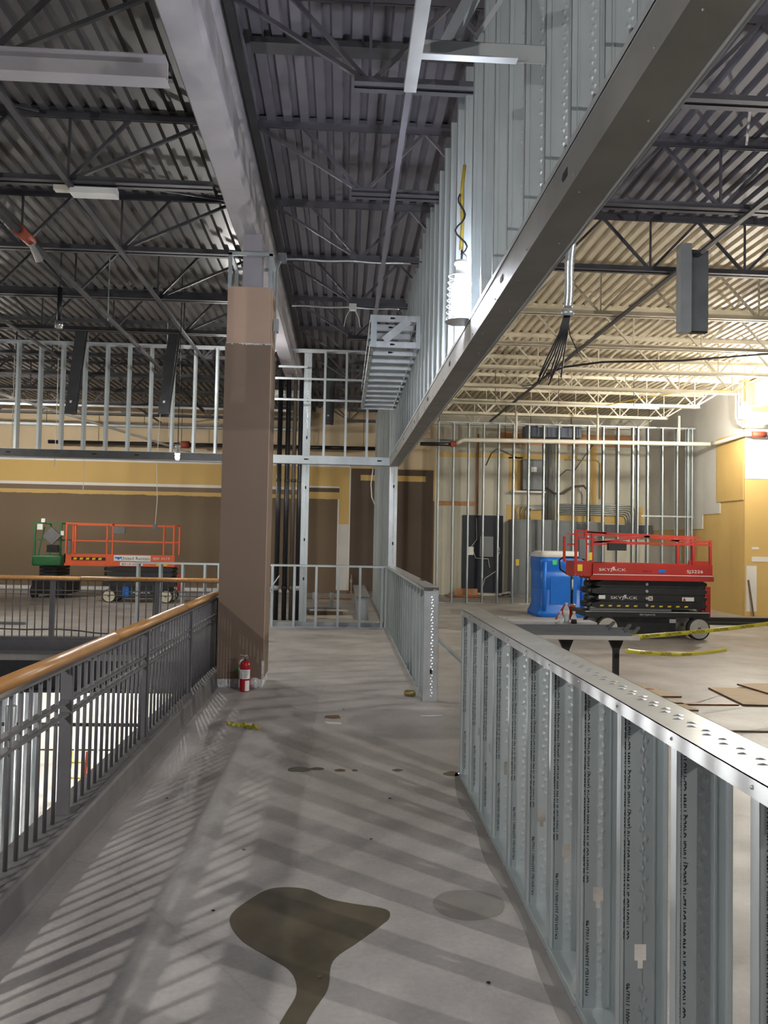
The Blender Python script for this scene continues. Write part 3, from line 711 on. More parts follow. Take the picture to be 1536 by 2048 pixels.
for x in (4.55, 6.75, 8.97): MB().cyl((x, 20.4, 4.45), (x, 20.4, 5.2), .035, 8).build('riser', 'cream_pipe', sp, True)
MB().tube([(9.85, 20.4, 4.46), (9.92, 20.2, 4.47), (9.94, 18.85, 4.52), (10.1, 18.78, 4.52)], .055, 10).build('elbow', 'cream_pipe', sp, True)
pr = thing('sprinkler_pipe', (11, 18.75, 4.5), 'dark pipe with a red fitting on the yellow return wall', 'pipe')
MB().cyl((10.1, 18.78, 4.52), (10.45, 18.78, 4.52), .075, 12).build('red_coupling', 'redoxide', pr, True); MB().cyl((10.4, 18.78, 4.52), (15, 18.78, 4.52), .06, 12).build('main', 'heater', pr, True)
rc = thing('conduit', (9.9, 18.85, 4.6), 'bent cream conduit loop on the wall beside the right lamp', 'conduit')
for d in (0, .07, .14): MB().tube([(9.74+d, 18.86, 5.6), (9.74+d, 18.86, 4.95-d*.3), (9.80+d, 18.86, 4.78-d*.2), (9.92+d, 18.86, 4.70), (10.6, 18.86, 4.70+d*.6)], .018, 8).build('tube', 'cream_pipe', rc, True)
ml = thing('sprinkler_main', (-3.5, 12, 4.9), 'dark sprinkler main with an orange-red coupling hung above the open well', 'pipe')
MB().tube([(-3.47, 4.6, 4.88), (-3.47, 8.5, 4.90), (-3.6, 20, 4.92)], .036, 10).build('main', 'pipe_dull', ml, True)
MB().cyl((-3.47, 8.3, 4.90), (-3.47, 8.62, 4.90), .06, 12).build('coupling', 'redoxide', ml, True, 'orange-red grooved coupling')
for y in (7.75, 11.5, 15.3): MB().tube([(-3.49, y, 4.84), (-3.49, y, 5.88)], .009, 6).build('hanger_rod', 'galv', ml)
MB().tube([(-3.44, 8.55, 4.85), (-3.40, 8.7, 4.72)], [.03, .045], 10).build('sprinkler_head', 'chrome', ml)
for (x, yy, zz, lab) in ((-4.15, 11.4, 4.72, 'black pendant drop pipe with a silver tip above the open well'), (-3.1, 19.0, 4.5, 'small black drop pipe near the far left lamp')):
    k = thing('drop_pipe', (x, yy, zz), lab, 'pipe'); MB().cyl((x, yy, zz+.05), (x, yy, zz+.55), .035, 10).build('pipe', 'black_pipe', k, True); MB().cyl((x, yy, zz+.5), (x, yy, 5.93), .01, 6).build('hanger_rod', 'steel_dark', k)
    MB().cyl((x, yy, zz-.04), (x, yy, zz+.06), .055, 10).build('tip', 'chrome', k, True)
pipe('branch_pipe', [(-8.5, 15.9, 4.95), (-4.0, 21.4, 3.95)], .03, 'cord_white', 'thin white pipe sloping down in the far left room')
MB().cyl((-5.0, 24.2, 4.535), (-4.75, 24.2, 4.537), .11, 10).build('coupling', 'redoxide', bp, True, 'red coupling')

# hung plates and channels
def hungplate(x, y, z0, z1, lab, tilt=.12):
    k = thing('hanger_plate', (x, y, z0), lab, 'steel plate')
    MB().prism([(x-.11-tilt*.8, z0), (x+.06-tilt*.8, z0), (x+.11, z1), (x-.06, z1)], 'y', y, y+.012).build('plate', 'steel_dark', k)
    box('flange', (x+.06-tilt*.8, y, z0+.02), (x+.066-tilt*.8, y+.05, z0+.04), 'galv_dark', k)
    MB().bar((x+.06-tilt*.8, y+.03, z0), (x+.11, y+.03, z1), .06, .008).build('flange', 'steel_dark', k)
    MB().prism([(x-.05-tilt*.6, z0+.19), (x-.02-tilt*.6, z0+.19), (x-.01-tilt*.6, z0+.23), (x-.05-tilt*.6, z0+.23)], 'y', y-.002, y).build('slot', 'primer', k)
hungplate(-3.0, 13.5, 3.8, 5.2, 'dark steel hanger plate slanting above the orange lift, closer to the column')
hungplate(-4.57, 13.5, 3.76, 5.2, 'dark steel hanger plate slanting above the orange lift, farther from the column')
hungplate(-.35, 18.0, 4.36, 5.92, 'dark steel hanger plate beyond the end wall', 0)
hc = thing('hung_channel', (4.1, 9.0, 4.24), 'dark galvanized channel hanging from a joist in the right room', 'steel channel')
box('web', (4.07, 9.0, 4.27), (4.30, 9.006, 5.25), 'galv_dark', hc); box('side_flange', (3.94, 8.93, 4.24), (4.07, 9.06, 5.30), 'galv_dull', hc)
box('side_flange', (4.30, 9.0, 4.30), (4.306, 9.08, 5.25), 'galv_dark', hc); box('bottom_lip', (4.07, 9.0, 4.25), (4.30, 9.07, 4.27), 'black', hc)
uh = thing('unit_heater', (6.0, 22.2, 4.78), 'dark blue-grey ribbed unit heater hung above the electrical cabinets', 'heater')
box('housing', (5.2, 22.1, 4.78), (6.84, 22.5, 5.09), 'heater', uh)
for i in range(6): box('rib', (5.25+i*.3, 22.08, 4.79), (5.28+i*.3, 22.1, 5.08), 'panel_dark', uh)
for x in (5.4, 6.6): MB().cyl((x, 22.3, 5.08), (x, 22.3, 5.93), .01, 6).build('hanger_rod', 'steel_dark', uh)
box('diffuser', (5.55, 22.02, 5.05), (6.25, 22.1, 5.10), 'white', uh, 'white strip light diffuser')
lf = thing('strip_light', (-2.55, 7.85, 5.12), 'short unlit strip light reflector under a joist above the open well', 'light fixture')
MB().prism([(7.78, 5.10), (7.92, 5.10), (7.90, 5.17), (7.85, 5.19), (7.80, 5.17)], 'x', -2.78, -2.33).build('reflector', 'white', lf); box('bracket', (-2.95, 7.82, 5.14), (-2.78, 7.9, 5.19), 'cream_pipe', lf)

# ------------------------------------------------------------------ red scissor lift (right room)
def wheel(x, y, z, r, wd, parent, hub):
    wv = MB().cyl((x, y, z), (x, y+wd, z), r, 24).build('wheel', 'rubber', parent, True)
    MB().cyl((x, y-.008, z), (x, y+.002, z), r*.86, 24).build('hub_disc', hub, wv, True); MB().cyl((x, y-.016, z), (x, y-.006, z), r*.16, 10).build('axle_cap', 'trim_grey', wv)
    return wv
Y = 13.95
sj = thing('scissor_lift', (5.5, 14.35, 0), 'red and black scissor lift with folded rails and white lettering', 'scissor lift')
box('chassis', (4.95, Y+.06, .09), (6.12, Y+.76, .40), 'scissor_black', sj)
box('chassis_deck', (4.42, Y, .40), (6.72, Y+.80, .50), 'scissor_black', sj); box('deck_edge', (4.42, Y-.004, .49), (6.72, Y, .502), 'label_white', sj, 'white edge line')
box('side_tray', (4.5, Y-.02, .515), (6.0, Y+.02, .55), 'trim_grey', sj)
for x in (4.83, 6.52):
    for yy in (Y-.02, Y+.70): wheel(x, yy, .205, .205, .12, sj, 'wheel')
for i in range(4):
    z = .555+i*.128; o = .09 if i % 2 else 0
    MB().prism([(4.55+o, z+.02), (4.66+o, z), (6.62, z), (6.66, z+.03), (6.66, z+.10), (6.62, z+.122), (4.72+o, z+.122), (4.56+o, z+.085)], 'y', Y+.05, Y+.75).build('scissor_arm', 'scissor_black', sj)
    MB().cyl((4.40+.03*(i % 2), Y+.12, z+.06), (4.62, Y+.12, z+.06), .045, 10).build('roller', 'black', sj, True); MB().cyl((5.57, Y+.035, z+.06), (5.57, Y+.05, z+.06), .026, 12).build('pivot_pin', 'galv', sj)
    MB().ball((4.50, Y+.08, z+.05), .05, 8, 6).build('pivot_end', 'scissor_black', sj, True); MB().ball((6.68, Y+.1, z+.06), .04, 8, 6).build('pivot_end', 'scissor_black', sj, True)
for i in range(11):
    if i == 5: continue
    x = 4.70+i*.157
    MB().prism([(x, .585), (x+.062, .585), (x+.075, .612), (x+.013, .612)], 'y', Y+.046, Y+.05).build('hazard_stripe', 'yellow', sj)
pf = box('platform', (4.55, Y, 1.07), (6.77, Y+.8, 1.12), 'red', sj)
box('toe_board', (4.55, Y-.01, 1.12), (6.77, Y+.02, 1.37), 'red', sj); box('toe_board', (4.3, Y+.78, 1.12), (6.77, Y+.81, 1.37), 'red', sj); box('toe_board', (6.74, Y, 1.12), (6.77, Y+.8, 1.37), 'red', sj)
box('toe_line', (4.55, Y-.014, 1.16), (6.77, Y-.01, 1.172), 'label_white', sj, 'pale edge line'); box('bottom_rim', (4.50, Y-.02, 1.065), (6.79, Y, 1.15), 'red', sj)
box('end_box', (4.20, Y-.02, 1.13), (4.52, Y+.5, 1.40), 'red', sj); box('warning_label', (4.26, Y-.026, 1.22), (4.35, Y-.02, 1.34), 'yellow', sj)
for i in range(5): MB().ball((4.22+i*.055, Y-.03, 1.15), .011, 6, 4).build('bolt', 'chrome', sj)
for x, z1 in ((4.24, 1.96), (4.42, 1.97), (4.54, 1.90), (6.13, 1.74), (6.42, 1.72), (6.74, 1.82)): box('rail_post', (x-.022, Y, 1.37), (x+.022, Y+.04, z1), 'red', sj)
for x in (4.24, 6.74): box('rail_post', (x-.022, Y+.74, 1.37), (x+.022, Y+.78, 1.85), 'red', sj)
for (a, b) in (((4.22, 1.95), (4.80, 1.92)), ((4.40, 1.92), (6.55, 1.865)), ((4.52, 1.76), (6.76, 1.73)), ((4.54, 1.735), (5.6, 1.87)), ((5.5, 1.87), (6.15, 1.80)), ((6.0, 1.80), (6.76, 1.79)), ((4.22, 1.83), (4.60, 1.80))):
    MB().bar((a[0], Y+.02, a[1]), (b[0], Y+.02, b[1]), .035, .035).build('guard_rail', 'red', sj)
for (a, b) in (((4.3, 1.90), (6.7, 1.84)), ((4.3, 1.70), (6.7, 1.76))): MB().bar((a[0], Y+.74, a[1]), (b[0], Y+.74, b[1]), .03, .03).build('guard_rail', 'red', sj)
bevel(box('control_panel', (4.29, Y-.01, 1.44), (4.41, Y+.03, 1.80), 'panel_grey', sj), .01); box('yellow_tag', (4.47, Y-.012, 1.42), (4.53, Y-.006, 1.56), 'yellow', sj); box('gate_box', (6.34, Y+.02, 1.37), (6.70, Y+.06, 1.44), 'red', sj)
box('document_box', (4.98, Y+.4, 1.60), (5.32, Y+.5, 1.78), 'black', sj)
box('ladder', (6.76, Y+.25, .38), (6.86, Y+.5, .96), 'red', sj)
for z in (.5, .65, .8): box('ladder_rung', (6.70, Y+.27, z), (6.76, Y+.48, z+.02), 'red', sj)
box('plate_label', (4.68, Y+.044, .72), (4.80, Y+.05, .79), 'label_white', sj); box('plate_label', (6.23, Y+.044, .70), (6.45, Y+.05, .77), 'label_white', sj)
MB().prism([(6.24, .705), (6.30, .705), (6.27, .765)], 'y', Y+.040, Y+.044).build('warning_triangle', 'redoxide', sj)
box('plate_label', (5.60, Y+.044, .70), (5.68, Y+.05, .78), 'label_white', sj); box('plate_label', (6.0, Y+.055, .30), (6.12, Y+.06, .37), 'label_white', sj)
for a in ((5.61, .71, 5.67, .77), (5.61, .77, 5.67, .71)): MB().bar((a[0], Y+.043, a[1]), (a[2], Y+.043, a[3]), .004, .012).build('crossed_mark', 'redoxide', sj)
for s_, x, z, fit, yy in (('SKYJACK', 4.66, 1.215, .50, Y-.0115), ('SKYJACK', 4.90, .705, .50, Y+.0485), ('SKYJACK', 5.42, .425, .30, Y-.002), ('SJ3226', 6.29, 1.20, .30, Y-.0115)):
    text('lettering', s_, face_cam(x, yy, z), 'label_white', sj, fit=fit, height=fit*(.13 if s_ == 'SKYJACK' else .24))
for (x, z, sc) in ((4.66, 1.215, .5), (4.90, .705, .5)):       # raised swash over the J of the mark
    for q in (0, .025): MB().bar((x+sc*.47+q, Y-.0115 if z > 1 else Y+.0485, z+.05), (x+sc*.53+q, Y-.0115 if z > 1 else Y+.0485, z+.095), .001, .014).build('logo_swash', 'label_white', sj)
text('lettering', 'UNIT #1', face_cam(5.46, Y-.0115, 1.215), 'ink', sj, fit=.17, height=.035)
box('blue_sticker', (5.76, Y-.0125, 1.22), (5.90, Y-.01, 1.27), 'blue', sj)
# pallet jack between the lift and the blue tub
pj = thing('pallet_jack', (4.5, 15.4, 0), 'red pallet jack with a black loop handle behind the red lift', 'pallet jack')
MB().tube([(4.60, 15.4, .42), (4.60, 15.4, 1.1)], .025, 10).build('handle_pole', 'black', pj, True); box('pole_label', (4.592, 15.37, .80), (4.62, 15.376, 1.0), 'label_white', pj)
MB().tube([(4.56, 15.4, 1.08), (4.36, 15.4, 1.20), (4.34, 15.4, 1.38), (4.42, 15.4, 1.44), (4.78, 15.4, 1.44), (4.86, 15.4, 1.38), (4.84, 15.4, 1.20), (4.64, 15.4, 1.08)], .02, 8).build('loop_handle', 'black', pj, True)
MB().prism([(4.25, .08), (4.62, .08), (4.62, .48), (4.50, .48)], 'y', 15.2, 15.6).build('body', 'red', pj)
for yy in (15.1, 15.5): box('fork', (4.55, yy, .06), (5.7, yy+.16, .11), 'red', pj)
MB().cyl((4.6, 15.35, .40), (4.6, 15.35, .52), .06, 10).build('pump', 'chrome', pj, True)
for yy in (15.3, 15.45): MB().cyl((4.55, yy, .08), (4.55, yy+.06, .08), .08, 12).build('wheel', 'rubber', pj, True)

# ------------------------------------------------------------------ blue tub
bt_ = thing('plastic_tub', (5.15, 18.5, 0), 'bright blue moulded plastic tub with a white lid behind the red lift', 'tub')
def rrect(cx, cy, hx, hy, r, z, n=5):
    out = []
    for (sx, sy, a0) in ((1, 1, 0), (-1, 1, PI/2), (-1, -1, PI), (1, -1, 3*PI/2)):
        for i in range(n+1):
            t = a0+PI/2*i/n; out.append((cx+sx*(hx-r)+r*math.cos(t), cy+sy*(hy-r)+r*math.sin(t), z))
    return out
def loft(levels, material, name, parent):
    m = MB(); k = len(levels[0])
    for L in levels: m.v += L
    for i in range(len(levels)-1):
        for j in range(k): q = (j+1) % k; m.f.append((i*k+j, i*k+q, (i+1)*k+q, (i+1)*k+j))
    m.f.append(tuple(reversed(range(k)))); m.f.append(tuple((len(levels)-1)*k+j for j in range(k)))
    return m.build(name, material, parent, True)
lv = [(0, .60), (.10, .605), (.16, .57), (.24, .55), (.28, .53), (.62, .53), (.64, .515), (.66, .53), (1.02, .54), (1.05, .525), (1.12, .55), (1.30, .56), (1.40, .545)]
loft([rrect(5.17, 18.5, h, h, .16, z) for z, h in lv], 'blue', 'body', bt_)
loft([rrect(5.17, 18.5, h, h, .15, z) for z, h in ((1.38, .53), (1.40, .555), (1.48, .545), (1.53, .45))], 'white', 'lid', bt_)
for x in (4.72, 5.62): MB().tube([(x, 17.96, .12), (x, 17.95, 1.28)], .045, 8).build('corner_rib', 'blue', bt_, True)
MB().prism([(4.86, .30), (5.48, .30), (5.48, .95), (4.86, .95)], 'y', 17.95, 17.98).build('moulded_panel', 'blue', bt_)
box('green_sticker', (4.90, 17.94, 1.22), (5.0, 17.945, 1.32), 'greenlabel', bt_); text('lettering', 'Equip', face_cam(5.22, 17.943, 1.16), 'navy', bt_, fit=.24, height=.07)
# ------------------------------------------------------------------ orange and green lifts (left room)
Y = 20.2
ol = thing('scissor_lift', (-5.2, 20.6, 0), 'orange scissor lift with extended deck and rental lettering', 'scissor lift')
box('chassis', (-5.9, Y+.05, .12), (-4.4, Y+.7, .42), 'scissor_black', ol); box('chassis_deck', (-6.05, Y, .42), (-4.25, Y+.75, .52), 'scissor_black', ol)
box('battery_tray', (-5.55, Y+.03, .15), (-5.4, Y+.05, .42), 'blue', ol)
for x in (-5.87, -4.45):
    for yy in (Y-.03, Y+.62): wheel(x, yy, .17, .17, .12, ol, 'hubcream')
for i in range(3):
    z = .54+i*.125; MB().prism([(-6.0+.08*(i % 2), z+.02), (-5.85, z), (-4.35, z), (-4.3, z+.06), (-4.35, z+.118), (-5.8, z+.118), (-6.0, z+.09)], 'y', Y+.05, Y+.7).build('scissor_arm', 'scissor_black', ol)
    MB().ball((-6.0, Y+.1, z+.06), .05, 8, 6).build('pivot_end', 'black', ol, True)
for i in range(9):
    x = -5.75+i*.15; MB().prism([(x, .575), (x+.07, .575), (x+.085, .60), (x+.015, .60)], 'y', Y+.046, Y+.05).build('hazard_stripe', 'yellow', ol)
box('platform', (-7.02, Y, .92), (-4.27, Y+.76, .98), 'orange', ol)
box('toe_board', (-5.92, Y-.02, .93), (-4.26, Y+.01, 1.22), 'orange', ol); box('toe_board', (-7.03, Y+.02, .93), (-5.92, Y+.05, 1.22), 'orange', ol); box('toe_board', (-7.03, Y+.02, .93), (-7.0, Y+.76, 1.22), 'orange', ol)
box('toe_slot', (-6.85, Y+.014, 1.06), (-6.0, Y+.02, 1.14), 'black', ol)
for i in range(5): x = -6.8+i*.155; MB().prism([(x, 1.075), (x+.08, 1.075), (x+.095, 1.125), (x+.015, 1.125)], 'y', Y+.008, Y+.014).build('hazard_stripe', 'yellow', ol)
for x, yy in ((-7.0, Y+.03), (-6.83, Y+.03), (-5.98, Y+.03), (-5.83, Y), (-4.55, Y), (-4.30, Y), (-7.0, Y+.7), (-4.30, Y+.7)): box('rail_post', (x-.02, yy, 1.22), (x+.02, yy+.04, 2.0), 'orange', ol)
for (a, b, z) in ((-7.0, -5.8, 1.99), (-5.85, -4.28, 1.97), (-6.85, -5.98, 1.56), (-5.83, -4.3, 1.55)): MB().bar((a, Y+.02, z), (b, Y+.02, z-.01), .04, .045 if z > 1.8 else .028).build('guard_rail', 'orange', ol)
for z in (1.97, 1.55): MB().bar((-7.0, Y+.72, z), (-4.28, Y+.72, z), .035, .035).build('guard_rail', 'orange', ol)
for x in (-7.0, -4.30): MB().bar((x, Y+.02, 1.98), (x, Y+.72, 1.98), .035, .035).build('guard_rail', 'orange', ol)
box('control_box', (-5.80, Y-.05, 1.76), (-5.52, Y+.02, 1.92), 'trim_grey', ol); box('gate_panel', (-6.95, Y+.0, 1.22), (-6.88, Y+.03, 1.56), 'trim_grey', ol)
box('name_plate', (-5.78, Y-.026, 1.06), (-4.86, Y-.02, 1.20), 'label_white', ol, 'white rental name plate'); box('name_plate', (-5.62, Y-.026, .94), (-5.05, Y-.02, 1.03), 'label_white', ol)
text('lettering', 'United Rentals', face_cam(-5.60, Y-.0275, 1.085), 'ink', ol, fit=.72, height=.085); text('lettering', '800-UR-RENTS', face_cam(-5.58, Y-.0275, .955), 'ink', ol, fit=.49, height=.055)
MB().prism([(-5.76, 1.16), (-5.56, 1.16), (-5.58, 1.13), (-5.63, 1.12), (-5.645, 1.09), (-5.68, 1.09), (-5.695, 1.12), (-5.74, 1.12)], 'y', Y-.0285, Y-.026).build('logo_mark', 'blue', ol)
text('lettering', 'SJIII 3219', face_cam(-4.80, Y-.022, 1.09), 'label_white', ol, fit=.42, height=.075); box('yellow_tag', (-4.72, Y-.026, .95), (-4.44, Y-.02, 1.02), 'yellow', ol)
box('ladder', (-4.22, Y+.2, .3), (-4.14, Y+.5, .75), 'red', ol)
text('lettering', 'SKYJACK', face_cam(-5.35, Y+.048, .22), 'label_white', ol, fit=.5, height=.06)
Y = 21.3
gl = thing('scissor_lift', (-7.85, 21.9, 0), 'dark green scissor lift seen from its end behind the orange one', 'scissor lift')
loft([rrect(-7.86, Y+.6, a, .62, .06, z) for z, a in ((.86, .36), (.9, .40), (1.08, .40), (1.14, .38))], 'green', 'platform', gl)
for x in (-8.20, -7.52):
    for yy in (Y, Y+1.1): box('rail_post', (x-.025, yy, 1.12), (x+.025, yy+.04, 2.02), 'green', gl)
for z in (2.0, 1.55):
    for yy in (Y+.02, Y+1.12): MB().bar((-8.2, yy, z), (-7.52, yy, z), .035, .035).build('guard_rail', 'green', gl)
    for x in (-8.2, -7.52): MB().bar((x, Y+.02, z), (x, Y+1.12, z), .035, .035).build('guard_rail', 'green', gl)
MB().bar((-8.1, Y+.02, 1.14), (-7.95, Y+.02, 1.9), .03, .03).build('gate_bar', 'green', gl)
for i in range(3): box('scissor_arm', (-8.08, Y+.1, .58+i*.095), (-7.62, Y+1.1, .66+i*.095), 'black', gl)
bevel(box('chassis', (-8.25, Y+.02, .10), (-7.35, Y+1.2, .55), 'black', gl), .04, 2)
for x in (-8.2, -7.45): MB().cyl((x-.06, Y+.15, .18), (x+.06, Y+.15, .18), .18, 14).build('wheel', 'rubber', gl, True)
k = MB().box((-.17, -.03, -.17), (.17, .03, .17)); k.xf(Matrix.Translation((-7.72, Y-.05, 1.66)) @ Matrix.Rotation(.75, 4, 'Y')); k.build('control_plate', 'trim_grey', gl, label='tilted grey control plate')
box('control_box', (-7.85, Y-.06, 1.22), (-7.55, Y, 1.42), 'black', gl); box('paper_holder', (-8.12, Y-.05, 1.82), (-7.98, Y, 1.97), 'white', gl); box('lamp_box', (-8.02, Y-.05, 2.02), (-7.92, Y, 2.12), 'white', gl)
box('tag', (-7.5, Y-.05, 1.68), (-7.42, Y-.04, 1.8), 'white', gl)

# ------------------------------------------------------------------ electrical room
bb = thing('backboard', (4.5, 24.95, .1), 'tall black telephone backboard with boxes and cables', 'backboard')
box('board', (3.86, 24.95, .10), (5.18, 24.985, 2.58), 'navy', bb); box('cabinet', (4.42, 24.86, 1.25), (4.85, 24.95, 1.9), 'panel_grey', bb, 'grey-green box')
box('small_box', (4.05, 24.88, 1.30), (4.22, 24.95, 1.56), 'white', bb)
for i in range(3): MB().tube([(5.02+.05*math.cos(t*.5), 24.9+.01*i, 1.45+.12*math.sin(t*.5)) for t in range(13)], .012, 6).build('cable_coil', 'cord_white', bb)
MB().tube([(4.22, 24.9, 1.4), (4.30, 24.9, 1.2), (4.7, 24.9, 1.18), (4.75, 24.9, .9)], .012, 6).build('cable', 'cord_white', bb)
MB().tube([(5.0, 24.9, 1.3), (4.97, 24.9, .8), (4.6, 24.9, .55), (4.5, 24.9, .15)], .012, 6).build('cable', 'cord_white', bb); MB().tube([(4.3, 24.9, 2.5), (4.32, 24.9, 1.8), (4.15, 24.9, 1.56)], .01, 6).build('cable', 'cord_white', bb)
def cabinet(x0, x1, z1, d, lab, doors, tags=0):
    r = thing('switchgear_cabinet', ((x0+x1)/2, 24.9-d/2, 0), lab, 'electrical cabinet'); yb = 24.98
    box('body', (x0, yb-d, 0), (x1, yb, z1), 'panel_grey', r)
    wd = (x1-x0)/doors
    for i in range(doors):
        dr = bevel(box('door', (x0+i*wd+.02, yb-d-.015, .12), (x0+(i+1)*wd-.02, yb-d, z1-.06), 'panel_grey', r), .006, 1)
        box('handle', (x0+(i+.85)*wd-.02, yb-d-.04, 1.3), (x0+(i+.85)*wd+.01, yb-d-.015, 1.45), 'black', dr)
    for i in range(tags): box('warning_label', (x0+.12+i*.7, yb-d-.022, 1.0), (x0+.22+i*.7, yb-d-.016, 1.2), 'yellow', r); 
    return r
cabinet(5.36, 6.62, 2.46, .6, 'grey double switchgear cabinet with yellow warning labels', 2, 2)
cabinet(6.63, 7.26, 2.45, .6, 'narrow grey switchgear cabinet right of the double cabinet', 1)
c3 = cabinet(7.30, 8.35, 2.42, .5, 'grey cabinet with a louvred vent behind the red lift rails', 2)
for i in range(7): box('vent_slat', (7.45, 24.44, 2.12+i*.035), (7.75, 24.46, 2.135+i*.035), 'panel_dark', c3)
wy = thing('wireway', (9.2, 24.8, 2.15), 'long dark trough under the horizontal conduits', 'wireway'); box('trough', (8.4, 24.7, 2.02), (10.0, 24.98, 2.36), 'panel_dark', wy)
for i in range(4): box('cover', (8.42+i*.4, 24.69, 2.04), (8.78+i*.4, 24.7, 2.34), 'panel_dark', wy)
ub = thing('disconnect_box', (6.1, 24.85, 3.4), 'grey wall-mounted disconnect box above the switchgear', 'electrical box')
bevel(box('body', (5.75, 24.72, 3.42), (6.46, 24.98, 4.38), 'panel_grey', ub), .015); box('top_edge', (5.74, 24.70, 4.36), (6.48, 24.98, 4.41), 'panel_dark', ub); box('label_plate', (6.02, 24.712, 4.0), (6.20, 24.72, 4.16), 'label_white', ub); box('shelf', (5.4, 24.7, 3.33), (6.5, 24.98, 3.39), 'white', ub)
for i in range(7):
    x = 6.52+i*.055
    pipe('conduit', [(x, 24.93-.02*(i % 2), 2.46), (x, 24.93-.02*(i % 2), 5.4)], .022, 'galv_dull', 'vertical conduit rising from the switchgear beside the disconnect box', 'conduit', 'vertical conduits over the switchgear', 8)
for i in range(6):
    z = 2.68+i*.062; pipe('conduit', [(6.95, 24.92, z), (9.05+i*.06, 24.92, z), (9.17+i*.06, 24.92, z-.04), (9.22+i*.06, 24.92, z-.14), (9.22+i*.06, 24.92, 2.36)], .024, 'galv', 'horizontal conduit bending down into the dark trough', 'conduit', 'horizontal conduits above the trough', 8)
for i in range(4):
    x = 5.62+i*.14; pipe('conduit', [(x, 24.9, 2.46), (x, 24.9, 2.8-i*.03), (x+.06, 24.9, 2.9-i*.03), (6.45, 24.9, 2.94-i*.04)], .024, 'galv', 'short bent conduit on top of the double cabinet', 'conduit', 'bent conduits over the double cabinet', 8)
pipe('flex_conduit', [(6.5, 24.7, 3.5), (6.75, 24.65, 3.32), (7.05, 24.62, 3.32), (7.35, 24.6, 3.55), (7.7, 24.6, 3.58), (7.85, 24.6, 3.4), (7.9, 24.6, 2.45)], .035, 'pipe_brown', 'thick dark flexible conduit curving from the disconnect box', 'conduit')
pipe('conduit', [(8.9, 24.93, 2.36), (8.9, 24.93, 5.3)], .03, 'pipe_white', 'white vertical conduit behind the thin stud wall', 'conduit')
pipe('conduit', [(4.33, 24.93, 2.6), (4.33, 24.93, 5.2)], .03, 'copper', 'brown vertical pipe above the black backboard', 'conduit')
pipe('conduit', [(7.2, 24.93, 4.45), (8.25, 24.93, 4.45), (8.35, 24.93, 4.35), (8.35, 24.93, 3.2)], .02, 'yellow_paint', 'yellowish conduit making a square bend on the cream wall', 'conduit')
for i, (a, b, c_) in enumerate((((4.6, 24.965, 4.2), (4.95, 24.95, 4.75), (5.70, 24.965, 4.45)), ((7.0, 24.965, 3.9), (7.5, 24.95, 4.1), (8.2, 24.965, 5.1)))):
    pipe('loose_cable', [a, tuple((Vector(a)+Vector(b))/2+Vector((0, 0, .12))), b, tuple((Vector(b)+Vector(c_))/2), c_], .012, 'cord_black', ('black cable drooping left of the disconnect box', 'black cable rising right of the disconnect box')[i], 'cable')
jb = thing('cardboard_sheet', (4.2, 24.3, 0), 'brown cardboard lying at the foot of the backboard', 'cardboard'); k = MB().box((3.3, 24.0, .02), (4.4, 24.8, .04)); k.build('sheet', 'copper', jb); box('flap', (3.6, 24.5, .04), (4.3, 24.55, .24), 'copper', jb)
jk = thing('cable_heap', (5.2, 24.2, 0), 'tangled cables and scraps heaped on the floor before the cabinets', 'cable')
for i in range(7):
    a = random.uniform(0, 6); MB().tube([(5.1+.35*math.cos(a+t*.7)*random.uniform(.5, 1), 24.2+.15*math.sin(a+t*.9), .03+.06*random.random()+.012*t) for t in range(9)], .012, 5).build('cable', 'cord_black' if i % 2 else 'cord_white', jk)

# ------------------------------------------------------------------ caged work lamps (the light in the place and added fill)
def work_lamp(x, y, z, key, label, hang=0, col=(1, .97, .93), r=.055, h=.17, coil=True, group=None):
    lp = thing('work_lamp', (x, y, z), label, 'lamp', group)
    top = 5.925 if z > 0 else -.315
    area = 2*PI*r*h+2*PI*r*r
    mk = 'bulb_'+key; M[mk] = mat(mk, (.9, .9, .9), .5, emit=col, es=LAMPS[key]/(PI*area))
    MB().lathe([(.02, -h/2), (r*.8, -h/2+.012), (r, -h/2+.035), (r, h/2-.03), (r*.75, h/2-.008), (.025, h/2)], (x, y, z), 12).build('bulb', mk, lp, True, 'glowing bulb')
    MB().lathe([(.03, 0), (.045, .005), (.045, .05), (.038, .06), (.038, .12), (.05, .125), (.05, .15), (.03, .155)], (x, y, z+h/2), 12).build('socket', 'label_white', lp, True)
    if coil:
        n = 96; pts = []
        for i in range(n+1):
            t = i/n; a = 2*PI*8*t; rr = r+.024+.018*t
            pts.append((x+rr*math.cos(a), y+rr*math.sin(a), z+h/2+.06-(h+.11)*t))
        MB().tube(pts, .0035, 5).build('wire_guard', 'galv_bright', lp, True)
        MB().lathe([(r+.042, 0), (r+.046, .003), (r+.042, .006), (r+.038, .003)], (x, y, z-h/2-.055), 20).build('guard_ring', 'galv_bright', lp)
    MB().tube([(x, y, z+h/2+.15), (x+.004, y, z+h/2+.2), (x-.004, y, z+h/2+hang if hang else top)], .007, 6).build('cord', 'cord_black', lp, True)
    MB().tube([(x+.03, y, z+h/2+.15), (x+.04, y, z+h/2+.19), (x+.01, y, z+h/2+.22)], .005, 6).build('hook', 'galv', lp, True)
    return lp
la = work_lamp(.835, 5.66, 3.50, 'walkway', 'blazing caged work lamp hanging between studs over the long header', .75, (.86, .90, 1), .068, .25)
MB().tube([(.83, 5.66, 3.86), (.84, 5.65, 4.05), (.83, 5.66, 4.28), (.85, 5.66, 4.5)], .014, 6).build('rope', 'cord_yellow', la, True, 'yellow rope')
MB().tube([(.83+.045*math.sin(t*.8)*(1 if t < 8 else .6), 5.64, 3.82+t*.03) for t in range(16)], .007, 6).build('cord_loop', 'cord_black', la, True)
